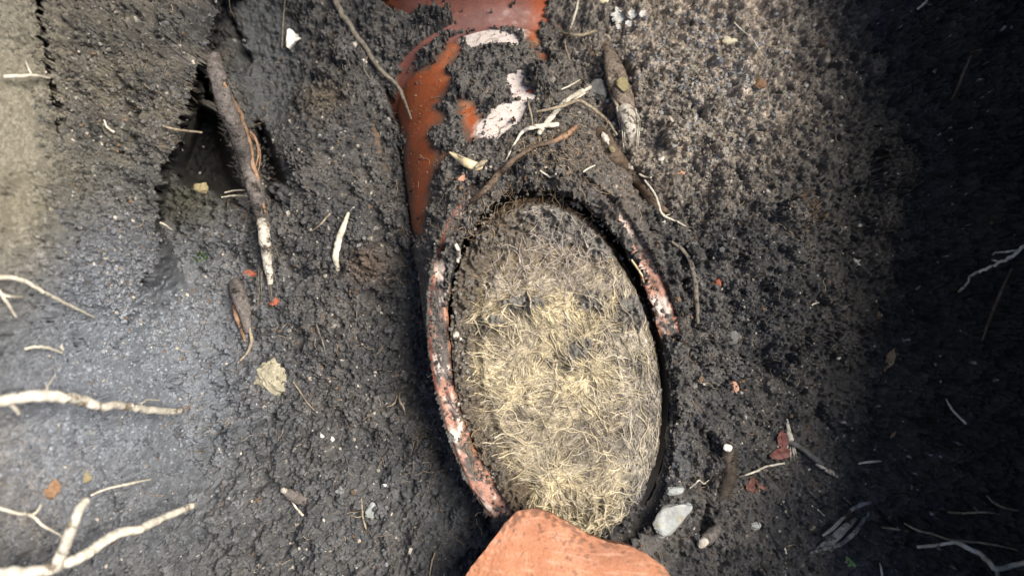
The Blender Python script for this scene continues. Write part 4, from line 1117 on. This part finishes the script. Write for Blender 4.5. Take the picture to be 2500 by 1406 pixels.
# roots in the shaded right side
RS = 'rootlets in the shaded right side'
root('hanging_root', 'pale crooked branching root hanging in from the right edge', 'root', [(2530,580,.022),(2500,602,.022),(2470,625,.022),(2445,640,.022),(2415,652,.020),(2395,664,.018),(2372,672,.014),(2362,690,.010),(2340,712,.006)], [9,9,9,8,8,8,7,6,7], M['pale'], 'pale roots sticking out of the right bank', wob=.8,
     kids=[('side_root', [(2490,610,.022),(2460,614,.022),(2432,616,.020),(2424,622,.018)], [6,6,5,4], M['pale']), ('side_root', [(2440,640,.022),(2428,636,.022),(2422,634,.020)], [5,5,4], M['pale'])])
root('hanging_root', 'pale forked root reaching in from the bottom right corner', 'root', [(2240,1334,.014),(2275,1331,.018),(2305,1327,.020),(2332,1324,.022),(2360,1336,.024),(2392,1352,.026),(2415,1372,.028),(2432,1388,.030),(2470,1380,.030),(2520,1368,.030)], [8,9,9,9,12,13,13,13,13,12], M['white_root'], 'pale roots sticking out of the right bank',
     kids=[('fork', [(2432,1388,.030),(2436,1405,.030),(2440,1430,.028)], [11,10,9], M['white_root'])])
root('hanging_root', 'slender dull root running above the forked root at bottom right', 'root', [(2208,1276,.012),(2240,1294,.014),(2275,1302,.016),(2320,1317,.018),(2380,1323,.018),(2430,1330,.016),(2485,1342,.012)], [4,6,6,6,6,6,4], M['tan'], 'pale roots sticking out of the right bank')
root('rootlet', 'straight yellowish rootlet in the middle of the shaded side', 'rootlet', [(2310,974,.006),(2322,996,.010),(2338,1014,.010),(2358,1034,.006)], [4,6,6,7], M['pale'], RS)
root('rootlet', 'dull twiggy rootlet above the slender root at lower right', 'rootlet', [(2314,1249,.008),(2350,1252,.010),(2400,1250,.010),(2440,1254,.008)], [5,6,6,4], M['tan'], RS, kids=[('side_root', [(2390,1250,.010),(2378,1236,.010)], [5,3], M['tan'])])
root('rootlet', 'crooked rootlet close to the right edge above the forked root', 'rootlet', [(2408,1208,.008),(2425,1225,.010),(2450,1238,.010),(2485,1246,.008)], [4,6,6,5], M['tan'], RS)
root('rootlet', 'short pale rootlet at the top of the shaded side', 'rootlet', [(2268,-10,.006),(2258,8,.008),(2240,24,.006)], [6,7,6], M['pale'], RS)
root('rootlet', 'brown slanting rootlet in the upper shaded side', 'rootlet', [(2372,135,.008),(2352,180,.012),(2338,215,.012),(2324,244,.008)], [6,8,8,6], M['bark_brown'], RS, kids=[('side_root', [(2368,130,.008),(2395,122,.010),(2425,113,.006)], [5,5,3], M['bark_brown'])])
root('rootlet', 'long brown rootlet slanting down below the hanging root', 'rootlet', [(2470,655,.010),(2445,710,.014),(2420,770,.014),(2398,830,.008)], [6,8,8,6], M['bark_brown'], RS)
ST = 'straws on the shaded floor'
root('straw', 'pale straw lying level to the right of the twig', 'straw', [(2096,1131,.002),(2125,1127,.002),(2152,1125,.001)], [4,7,4], M['pale'], ST)
root('straw', 'short straw to the right of the weathered wood', 'straw', [(2153,1287,.002),(2175,1289,.002),(2197,1293,.001)], [5,6,5], M['tan'], ST)
root('straw', 'thin straw between the twig and the weathered wood', 'straw', [(1982,1234,.002),(1996,1243,.002),(2012,1258,.001)], [3,4,3], M['pale'], ST)
root('straw', 'upright straw at the bottom edge right of the green leaf', 'straw', [(2148,1374,.002),(2152,1392,.002),(2154,1420,.001)], [4,6,5], M['pale'], ST)
root('straw', 'tiny upright straw to the left of the weathered wood', 'straw', [(1916,1338,.002),(1920,1350,.002)], [4,4], M['pale'], ST)
root('straw', 'thin slanting straw just above the upper end of the weathered wood', 'straw', [(2060,1214,.002),(2078,1230,.001)], [3,3], M['tan'], ST)
root('straw', 'white curved sliver high in the shaded slope', 'straw', [(1978,752,.002),(1986,742,.003),(2000,738,.002)], [3,4,3], M['pale'], ST)

# twig, shredded stalk, pale stalk, weathered wood
t_ = empty('twig', gp(1975, 1110, 0)); tag(t_, 'dark twig with white broken ends on the shaded floor', 'twig')
part_tube('bark', t_, [(1918,1076,.003),(1938,1083,.005),(1962,1098,.005),(1988,1118,.005),(2008,1134,.003)], [9,12,13,15,13], M['stone_dark'], sides=10, lump=.12)
part_tube('broken_end', t_, [(1992,1133,.004),(2004,1139,.005),(2016,1143,.004)], [6,8,6], M['bare'], sides=7, lump=.3)
part_tube('broken_end', t_, [(2016,1146,.003),(2030,1153,.004),(2045,1164,.002)], [9,13,7], M['bare'], sides=8, lump=.3)
t_ = empty('shredded_stalk', gp(1930, 1080, 0)); tag(t_, 'white stalk shredded into a fan of splinters across the dark twig', 'stalk')
part_tube('stem', t_, [(1921,1023,.002),(1924,1040,.004),(1926,1055,.005),(1932,1075,.006)], [5,9,14,14], M['white_root'], sides=8, lump=.25, flat=.6)
for (a, b, c, d) in [(1924,1084,1917,1114),(1929,1086,1930,1126),(1934,1088,1940,1124),(1938,1088,1945,1117)]:
    part_tube('splinter', t_, [(a, b, .004), ((a + c) / 2, (b + d) / 2, .003), (c, d, .001)], [3,5,3], M['white_root'], sides=5)
root('pale_stalk', 'pale thin stalk lying across the tip of the crumpled brown leaf', 'stalk', [(1803,1164,.001),(1825,1157,.004),(1848,1149,.006),(1870,1139,.006),(1915,1130,.003)], [3,5,6,6,5], M['pale'], sides=7)
t_ = empty('weathered_wood', gp(2050, 1290, 0)); tag(t_, 'grey weathered strip of split wood on the shaded floor at lower right', 'wood')
for pts, ws in [([(2008,1307,.003),(2032,1290,.006),(2056,1266,.007),(2082,1242,.007),(2104,1231,.006),(2124,1229,.004)], [7,11,10,10,13,8]),
                ([(1994,1345,.002),(2020,1328,.005),(2048,1302,.007),(2072,1280,.006),(2090,1266,.004)], [10,22,24,18,10]),
                ([(1978,1349,.002),(2012,1340,.004),(2050,1328,.005),(2082,1304,.006),(2106,1272,.006),(2122,1252,.003)], [6,10,14,12,13,9]),
                ([(1990,1342,.002),(2010,1326,.004),(2022,1320,.003)], [7,10,6])]:
    part_tube('strip', t_, pts, ws, M['greywood'], sides=9, lump=.25, flat=.55)

# straw splinter by the arch
t_ = empty('wood_splinter', gp(1145, 400, 0)); tag(t_, 'straw-coloured wood splinter lying just above the left of the arch', 'wood')
part_tube('splinter', t_, [(1097,372,.004),(1118,386,.008),(1140,398,.009),(1162,406,.007),(1178,408,.004)], [5,14,24,24,10], M['straw'], sides=9, lump=.2, flat=.6)
part_tube('splinter', t_, [(1104,372,.006),(1135,388,.009),(1158,396,.008)], [4,6,4], M['straw'], sides=6)
part_tube('frayed_end', t_, [(1160,410,.006),(1176,398,.008),(1188,392,.006)], [8,14,8], M['tan'], sides=7, lump=.4)

# ------------------------------------------------------------------ stones and fragments
stone('stone', 'large rough tan stone on the soil left of the pipe', 'stone', 666, 924, 104, 84, M['stone_tan'], 'loose stones', rot=-35, depth=.55, facets=8, rough_=.22, sub=4, embed=.12, cut=(.45, .85))
stone('stone', 'large grey and ochre wedge of stone at the lower right of the pipe', 'stone', 1637, 1262, 118, 70, M['stone_grey'], 'loose stones', rot=38, depth=.7, facets=11, rough_=.08, sub=4, embed=.3, cut=(.6, .88))
stone('stone', 'small pale flat stone sitting just above the grey and ochre wedge', 'stone', 1650, 1196, 48, 24, M['stone_grey'], 'loose stones', rot=8, depth=.6, facets=10, embed=.25)
stone('stone', 'dark stone with pale crust beside the yellow-patched root', 'stone', 1462, 222, 48, 58, M['stone_dark'], 'loose stones', depth=.7, facets=8, rough_=.1, embed=.25)
stone('stone', 'yellow stone in the hollow left of the snapped root', 'stone', 489, 460, 38, 30, M['yellow'], 'loose stones', depth=.6, facets=7)
stone('stone', 'yellowish lump set in the lower left bank', 'stone', 205, 1162, 40, 48, M['yellow'], 'loose stones', rot=10, depth=.4, facets=6, rough_=.3, embed=.72)
stone('stone', 'rusty orange lump set in the lower left bank', 'stone', 118, 1192, 62, 58, M['orange_clay'], 'loose stones', depth=.35, facets=4, rough_=.35, embed=.72)
stone('stone', 'tan stone at the top edge right of the collar', 'stone', 1470, -2, 34, 28, M['cream'], 'loose stones', depth=.6, facets=8)
stone('stone', 'brownish smooth chip on the bright right slope', 'stone', 1661, 422, 24, 12, M['terracotta'], 'loose stones', rot=-5, depth=.5, facets=8)
PB = 'small pebbles'
stone('pebble', 'cream pebble on the bright soil at the upper right', 'pebble', 1782, 101, 40, 26, M['cream'], PB, rot=-8, depth=.6, facets=5)
stone('pebble', 'round dull grey pebble in the dark soil right of the rim', 'pebble', 1790, 826, 40, 38, M['stone_dark'], PB, depth=.6, facets=3)
stone('pebble', 'pale grey pebble alone on the floor at the lower right', 'pebble', 1841, 1282, 32, 28, M['stone_grey'], PB, depth=.6, facets=9)
stone('pebble', 'little tan pebble to the left of the weathered wood', 'pebble', 1985, 1288, 20, 14, M['stone_tan'], PB, depth=.6)
stone('pebble', 'tiny white pebble under the dark twig', 'pebble', 1975, 1145, 9, 8, M['white'], PB)
stone('pebble', 'grey-white pebble beside the forked rootlet in the lower soil', 'pebble', 906, 1246, 30, 42, M['stone_grey'], PB, rot=-10, depth=.6, facets=6, embed=.3, cut=(.6, .9))
stone('pebble', 'left of two little white pebbles in the soil below the tan stone', 'pebble', 784, 1065, 15, 16, M['lime'], PB)
stone('pebble', 'right of two little white pebbles in the soil below the tan stone', 'pebble', 810, 1073, 15, 17, M['lime'], PB)
stone('pebble', 'small white pebble between the grey-white pebble and the pipe', 'pebble', 940, 1183, 13, 9, M['white'], PB)
stone('pebble', 'small white pebble close to the left rim of the pipe', 'pebble', 1077, 1039, 14, 12, M['white'], PB)
stone('pebble', 'pale pebble in the crumbly soil above the pale curved root piece', 'pebble', 903, 471, 13, 15, M['cream'], PB)
stone('pebble', 'white pebble beside the long grey root', 'pebble', 887, 151, 17, 22, M['white'], PB, rot=20)
stone('pebble', 'small white pebble at the top of the yellow-patched root', 'pebble', 1487, 122, 16, 20, M['white'], PB)
stone('pebble', 'white pebble at the foot of the dark crusted stone', 'pebble', 1484, 246, 22, 13, M['white'], PB, rot=15)
stone('pebble', 'tall white pebble on the right slope beside the flat white grain', 'pebble', 1700, 287, 13, 24, M['white'], PB, rot=-15)
stone('pebble', 'flat white grain on the right slope beside the tall white pebble', 'pebble', 1652, 266, 17, 9, M['white'], PB, rot=-15)
stone('pebble', 'pale grey pebble on the right slope below the knotted root', 'pebble', 1617, 387, 18, 15, M['lime'], PB)
stone('pebble', 'yellowish pebble at the bottom edge on the left', 'pebble', 622, 1392, 14, 16, M['cream'], PB)
stone('pebble', 'grey pebble half sunk on the matted roots near the left edge', 'pebble', 1142, 690, 32, 30, M['stone_dark'], PB, depth=.5)
stone('pebble', 'white crumb hanging at the left inner edge of the hole', 'pebble', 1123, 827, 10, 9, M['white'], PB)
_z = gz(716, 92) + .006
_p = [W(a, b, _z)[:2] for a, b in [(700,74),(707,70),(714,74),(721,83),(736,87),(738,94),(732,100),(720,102),(711,109),(704,118),(699,114),(700,95)]]
V, F = plate(_p, lambda x, y: _z + .0006 * np.sin(x * 900) + .0006 * np.cos(y * 700), .0035, n=60, rings=6, jit=.0002, seed=3)
tag(mesh_obj('white_chip', V, F, M['white'], smooth=False), 'large white three-cornered chip on the smooth dark wall at the top', 'stone chip')
FR = 'fired clay fragments'
stone('clay_fragment', 'red clay fragment beside the bare end of the snapped root', 'clay fragment', 612, 671, 42, 26, M['red_clay'], FR, rot=5, depth=.5)
stone('clay_fragment', 'pinkish clay fragment on the dark slope right of the pipe', 'clay fragment', 1790, 941, 38, 46, M['terracotta'], FR, depth=.5, facets=10)
stone('clay_fragment', 'red clay fragment in the dark soil right of the rim', 'clay fragment', 1751, 692, 25, 26, M['red_clay'], FR, depth=.5)
stone('clay_fragment', 'orange clay fragment on the upper right slope', 'clay fragment', 1860, 204, 34, 26, M['orange_clay'], FR, depth=.5)
stone('clay_fragment', 'dull red clay fragment below the tip of the snapped root', 'clay fragment', 668, 738, 26, 24, M['red_clay'], FR, depth=.4)
stone('clay_fragment', 'orange chip at the top of the arch over the hole', 'clay fragment', 1287, 428, 16, 30, M['orange_clay'], FR, depth=.5)
stone('clay_fragment', 'rusty flake on the arch right of the orange chip', 'clay fragment', 1372, 410, 34, 16, M['orange_clay'], FR, depth=.4)
stone('clay_fragment', 'pink clay chip at the left shoulder of the arch beside the wood splinter', 'clay fragment', 1133, 432, 36, 22, M['terracotta'], FR, rot=20, depth=.4)
stone('clay_fragment', 'pink clay chip on the crest of the pipe beside the upright rootlet', 'clay fragment', 1292, 225, 26, 18, M['red_clay'], FR, depth=.4)
# crumbling white mortar in the upper right
t_ = empty('mortar_lump', gp(1522, 42, 0)); tag(t_, 'crumbling lump of white mortar in the soil at the top right of the pipe', 'mortar')
r_ = np.random.default_rng(5)
for (a, b, w_, h_) in [(1515,40,42,40),(1545,32,30,28),(1500,28,20,18),(1538,58,22,20),(1512,66,16,14),(1568,34,16,16)]:
    V, F = stone_v(a, b, w_ * 1.15, h_ * 1.15, depth=.35, seed=nseed(), facets=9, rough_=.40, embed=.22, sub=4)
    mesh_obj('mortar_chunk', V, F, M['lime'], t_, smooth=False)
# cut root ends
t_ = empty('cut_root', gp(1728, 1312, 0)); tag(t_, 'cut root stub with a pale broken face at the lower right of the pipe', 'root')
part_tube('bark', t_, [(1752,1288,.000),(1738,1302,.005),(1722,1318,.006)], [24,33,33], M['bark'], sides=14, lump=.1)
part_tube('broken_face', t_, [(1724,1316,.0065),(1714,1326,.006),(1708,1332,.004)], [24,26,18], M['bare'], sides=10, lump=.3)
t_ = empty('tipped_root', gp(1775, 1150, 0)); tag(t_, 'furry brown upright root with a white chip on its top, right of the pipe', 'root')
part_tube('bark', t_, [(1780,1088,.008),(1779,1120,.006),(1774,1165,.002),(1768,1215,-.004)], [24,34,44,34], M['root_dirt'], sides=14, lump=.2)
fuzz('root_fuzz', t_, [(1780,1088,.008),(1779,1120,.006),(1774,1165,.002),(1768,1215,-.004)], [24,34,44,34], M['root_dirt'], 700, ln=.002)
V, F = stone_v(1777, 1092, 22, 20, depth=.5, seed=nseed(), facets=7, lift=.012, embed=.5)
mesh_obj('white_chip', V, F, M['white'], t_, smooth=False)
t_ = empty('root_end', gp(715, 1210, 0)); tag(t_, 'grey root end with a pale ring lying in the lower left soil', 'root')
part_tube('bark', t_, [(692,1196,.003),(708,1205,.006),(728,1214,.006),(748,1226,.002)], [16,26,32,20], M['bark'], sides=12, lump=.2)
part_tube('pale_ring', t_, [(690,1195,.005),(696,1198,.006)], [13,15], M['bare'], sides=9, lump=.1)
part_tube('tail', t_, [(712,1222,.003),(724,1240,.003),(740,1258,.001)], [4,6,7], M['pale'], sides=6)

# ------------------------------------------------------------------ leaves
def leaf(name, poly, mat, label=None, cat=None, parent=None, lift=.003, bend=.0, group=None, th=.0003, rib=True):
    cpx = np.mean([p[0] for p in poly]); cpy = np.mean([p[1] for p in poly])
    z = gz(cpx, cpy) + lift
    P = np.array([W(a, b, z)[:2] for a, b in poly]); c = P.mean(0)
    u = P - c; ax = np.linalg.svd(u)[2][0]; pr = np.array([-ax[1], ax[0]])
    hw = np.abs(u @ pr).max() + 1e-6; hl = np.abs(u @ ax).max()
    def zf(x, y):
        a = (x - c[0]) * pr[0] + (y - c[1]) * pr[1]; b = (x - c[0]) * ax[0] + (y - c[1]) * ax[1]
        return z + bend * (np.abs(a) / hw) * hw + bend * .5 * hl * (b / hl) ** 2 + .0003 * np.sin(b / hl * 9 + a / hw * 2)
    V, F = plate(P, zf, th, n=48, rings=8, jit=.0002, seed=nseed())
    o = mesh_obj(name, V, F, mat, parent)
    if label: tag(o, label, cat, group)
    if rib:
        q = np.array([c - ax * hl * .95, c, c + ax * hl * .95]); q3 = np.column_stack([q, zf(q[:, 0], q[:, 1]) + .0002])
        V, F = tube(q3, [.0004, .0003, .0001], sides=5, n=8, lump=.05)
        mesh_obj('midrib', V, F, mat, o if parent is None else parent)
    return o
leaf('red_leaf', [(1906,1050),(1919,1058),(1925,1078),(1914,1094),(1899,1088),(1896,1066)], M['red_leaf'], 'upper of two dull red leaf pieces beside the white shredded stalk', 'leaf', group='dull red leaf pieces', bend=.3)
leaf('red_leaf', [(1877,1111),(1893,1096),(1914,1090),(1929,1097),(1927,1114),(1906,1121),(1885,1120)], M['red_leaf'], 'lower of two dull red leaf pieces beside the white shredded stalk', 'leaf', group='dull red leaf pieces', bend=.25)
t_ = empty('crumpled_leaf', gp(1842, 1185, 0)); tag(t_, 'crumpled dark red-brown leaf under the end of the pale stalk', 'leaf')
for poly, b_ in [([(1836,1158),(1842,1178),(1838,1200),(1828,1198),(1824,1185),(1830,1172)],.5),([(1838,1160),(1848,1180),(1852,1202),(1842,1204),(1838,1186)],-.5),([(1840,1162),(1858,1184),(1872,1190),(1866,1196),(1852,1190)],.4),([(1824,1176),(1820,1190),(1826,1200),(1832,1186)],.3)]:
    leaf('fold', poly, M['brown_leaf'], parent=t_, lift=.004, bend=b_, rib=False)
leaf('green_leaf', [(2066,1356),(2074,1362),(2084,1371),(2090,1380),(2080,1384),(2068,1380),(2065,1368)], M['green_leaf'], 'small fresh green leaf at the bottom of the shaded floor', 'leaf', bend=.25)
leaf('tan_leaf', [(2181,850),(2186,868),(2182,886),(2170,896),(2154,906),(2160,888),(2164,868),(2172,858)], M['tan_leaf'], 'small tan leaf standing on the dark right slope', 'leaf', bend=.25)
leaf('brown_leaf', [(2188,1050),(2184,1062),(2174,1070),(2172,1064),(2180,1056)], M['tan_leaf'], 'tiny brown curled leaf in the middle of the shaded side', 'leaf', bend=.4, rib=False)
# moss sprig
V, F = merge([tube(pth([(488 + dx, 628 + dy, .002), (488 + dx * 1.6, 626 + dy * 1.6, .005)]), [.0007, .0002], sides=5, n=5, seed=nseed()) for dx, dy in [(-9, 4), (-4, -5), (0, 3), (5, -3), (9, 5), (3, 8), (-6, 9), (7, -8), (0, -9), (12, 0)]])
o = mesh_obj('moss_sprig', V, F, M['moss']); tag(o, 'tiny green sprig of moss in the soil left of the snapped root', 'moss')

# ------------------------------------------------------------------ loose crumbs and hair roots (uncountable)
SUPN = SUP
def sgrid(x, y): return samp(SUPN, x, y)
r = np.random.default_rng(91)
zones = [(1330,280,260,200,2500,.0004,.0016),(1300,420,220,40,500,.0004,.0016),(1150,480,60,80,350,.0004,.0014),(1060,800,40,320,420,.0003,.0012),(1590,650,40,200,300,.0003,.0012),
         (1380,560,190,90,500,.0003,.0012),(1290,745,80,30,110,.0004,.0012),(1440,738,40,28,70,.0004,.0012),(1545,760,40,40,130,.0004,.0013),(1410,860,45,35,120,.0004,.0012),(1205,590,60,40,170,.0004,.0013),(1380,900,220,330,260,.0003,.0008),
         (1130,900,30,300,500,.0003,.0011),(1190,1180,40,120,300,.0003,.0012),(1030,380,60,200,420,.00025,.0008),(1100,60,160,70,250,.0003,.0009),(1250,100,150,50,200,.0003,.001),
         (800,600,300,300,1500,.0004,.0018),(900,1050,200,250,1000,.0004,.0018),(700,350,180,250,700,.0004,.0018),(1750,600,180,500,1500,.0004,.0018),(1700,150,260,180,1300,.0004,.0018),(1950,500,200,450,900,.0004,.0018),
         (1900,1200,260,180,700,.0004,.0016),(850,1330,350,80,700,.0004,.0016),(300,250,220,260,700,.0004,.0016),(1380,1330,230,70,90,.0003,.0008),(950,180,140,120,600,.0004,.0016),(1640,1000,40,180,400,.0004,.0014),(2200,800,200,500,500,.0005,.0016),(260,230,260,260,3200,.0004,.0012),(150,650,260,300,2600,.0004,.0012),(230,1050,300,380,3000,.0004,.0011),(700,1000,400,450,3500,.0003,.0012),(750,450,260,320,2200,.0003,.0012),(420,660,50,160,1500,.0004,.0014),(400,740,70,170,1800,.0005,.0015),(750,850,330,560,9000,.0003,.0015),(900,500,260,380,5000,.0003,.0014),(1330,330,260,160,2500,.0003,.0013),(1800,1000,240,380,3500,.0003,.0013),(1700,300,260,300,3000,.0003,.0013),(1700,250,320,300,3000,.0003,.0013),(1750,850,220,400,2500,.0003,.0012)]
V0, F0 = ICO[1]
PX_, PY_, RR = [], [], []
for (a, b, rx, ry, n, r0, r1) in zones:
    n = int(n * .72)
    PX_.append(a + rx * np.clip(r.standard_normal(n) * .5, -1.1, 1.1)); PY_.append(b + ry * np.clip(r.standard_normal(n) * .5, -1.1, 1.1)); RR.append(r0 * (r1 / r0) ** (r.random(n) ** 1.8))
PX_ = np.concatenate(PX_); PY_ = np.concatenate(PY_); RR = np.concatenate(RR)
N = len(PX_)
# intersect view of the pixel with the support surface by a short fixed-point iteration
z = np.zeros(N)
for _ in range(14):
    s = sc(z); x = (PX_ - 1250) * s; y = (703 - PY_) * s
    z = .5 * z + .5 * np.clip(sgrid(x, y), -.09, .15)
s = sc(z); x = (PX_ - 1250) * s; y = (703 - PY_) * s; z = sgrid(x, y)
okc = (z > -.09)
_gi = np.clip(((y - y0) / GS).astype(int), 0, ny - 1); _gj = np.clip(((x - x0) / GS).astype(int), 0, nx - 1)
bare = (onpipe & ~annul & (expd < -1))[_gi, _gj]
okc &= ~(bare & (r.random(N) < .8))
bare = bare[okc]
x, y, z, RR = x[okc], y[okc], z[okc], RR[okc]; N = len(x)
RR = np.where(bare, RR * .55, RR)
A = r.standard_normal((N, 3, 3)); Qr, _ = np.linalg.qr(A)
sq = r.uniform(.55, 1.15, (N, 1, 3))
Vv = (V0[None] * (1 + .28 * r.standard_normal((N, len(V0), 1)).clip(-1.2, 1.2))) * sq
Vv = np.einsum('nvk,nkj->nvj', Vv, Qr) * RR[:, None, None] + np.stack([x, y, z + RR * .35], -1)[:, None, :]
Fv = (F0[None] + (np.arange(N) * len(V0))[:, None, None]).reshape(-1, 3)
Cg = np.where(inside[..., None], np.maximum(cc * 1.0, 0), C); Cg = np.where((onpipe & ~inside)[..., None], rgb(.08, .074, .067), Cg)
Cg[..., :] = np.minimum(Cg, .22)
_gi = np.clip(((y - y0) / GS).astype(int), 0, ny - 1); _gj = np.clip(((x - x0) / GS).astype(int), 0, nx - 1)
local = Cg[_gi, _gj]; isin = inside[_gi, _gj][:, None]
local = np.where(isin, rgb(.13, .12, .105)[None], local)
cb = local * r.uniform(.65, 1.55, (N, 1))
cb = np.where(bare[:, None], rgb(.26, .17, .10)[None] * r.uniform(.4, 1.3, (N, 1)), cb)
pk = r.random(N)
cb = np.where((pk < .03)[:, None], rgb(.34, .30, .25)[None] * r.uniform(.6, 1.3, (N, 1)), cb)
cb = np.where(((pk > .07) & (pk < .09))[:, None], rgb(.13, .085, .05)[None], cb)
o = mesh_obj('soil_crumbs', Vv.reshape(-1, 3), Fv, M['soil'], cols=np.repeat(cb, len(V0), 0), smooth=False)
tag(o, 'loose crumbs of dark soil and pale grit scattered over pipe, roots and floor', kind='stuff')

N, K = 900, 7
hx = r.uniform(420, 2050, N); hy = r.uniform(20, 1390, N)
extra = np.concatenate([np.stack([r.normal(1340, 70, 260), r.normal(375, 40, 260)], 1), np.stack([r.normal(1160, 18, 90), r.normal(1060, 90, 90)], 1), np.stack([r.normal(1040, 30, 40), r.normal(1090, 40, 40)], 1), np.stack([r.normal(1180, 35, 70), r.normal(540, 30, 70)], 1), np.stack([r.normal(1300, 120, 60), r.normal(465, 8, 60)], 1)])
hx = np.r_[hx, extra[:, 0]]; hy = np.r_[hy, extra[:, 1]]; N = len(hx)
an = r.uniform(0, 2 * math.pi, N); L = r.uniform(.004, .013, N); cvv = r.normal(0, 120, N)
t = np.linspace(0, 1, K)[None] * L[:, None]
th_ = an[:, None] + cvv[:, None] * t + .5 * np.sin(t * 700 + an[:, None] * 3)
ds = np.diff(t, axis=1)
z = np.zeros(N)
for _ in range(14):
    s = sc(z); z = .5 * z + .5 * np.clip(sgrid((hx - 1250) * s, (703 - hy) * s), -.09, .15)
s = sc(z); bx_ = (hx - 1250) * s; by_ = (703 - hy) * s
X = bx_[:, None] + np.concatenate([np.zeros((N, 1)), np.cumsum(np.cos(th_[:, :-1]) * ds, 1)], 1)
Y = by_[:, None] + np.concatenate([np.zeros((N, 1)), np.cumsum(np.sin(th_[:, :-1]) * ds, 1)], 1)
zz = sgrid(X, Y)
zz = np.maximum(zz, np.median(zz, 1, keepdims=True) - .004); zz = np.minimum(zz, np.median(zz, 1, keepdims=True) + .004) + r.uniform(.0002, .0016, N)[:, None]
for _ in range(2): zz[:, 1:-1] = (zz[:, :-2] + zz[:, 1:-1] + zz[:, 2:]) / 3
Rr = r.uniform(.00008, .00024, N)[:, None] * np.linspace(1, .5, K)[None]
V, F = tubes(np.stack([X, Y, zz], -1), Rr, 4)
cb = rgb(.16, .12, .08)[None] * r.uniform(.5, 2.2, (N, 1))
o = mesh_obj('hair_roots', V, F, M['fibre'], cols=np.repeat(cb, K * 4, 0))
tag(o, 'fine hair-like rootlets tangled through the soil around the pipe', kind='stuff')
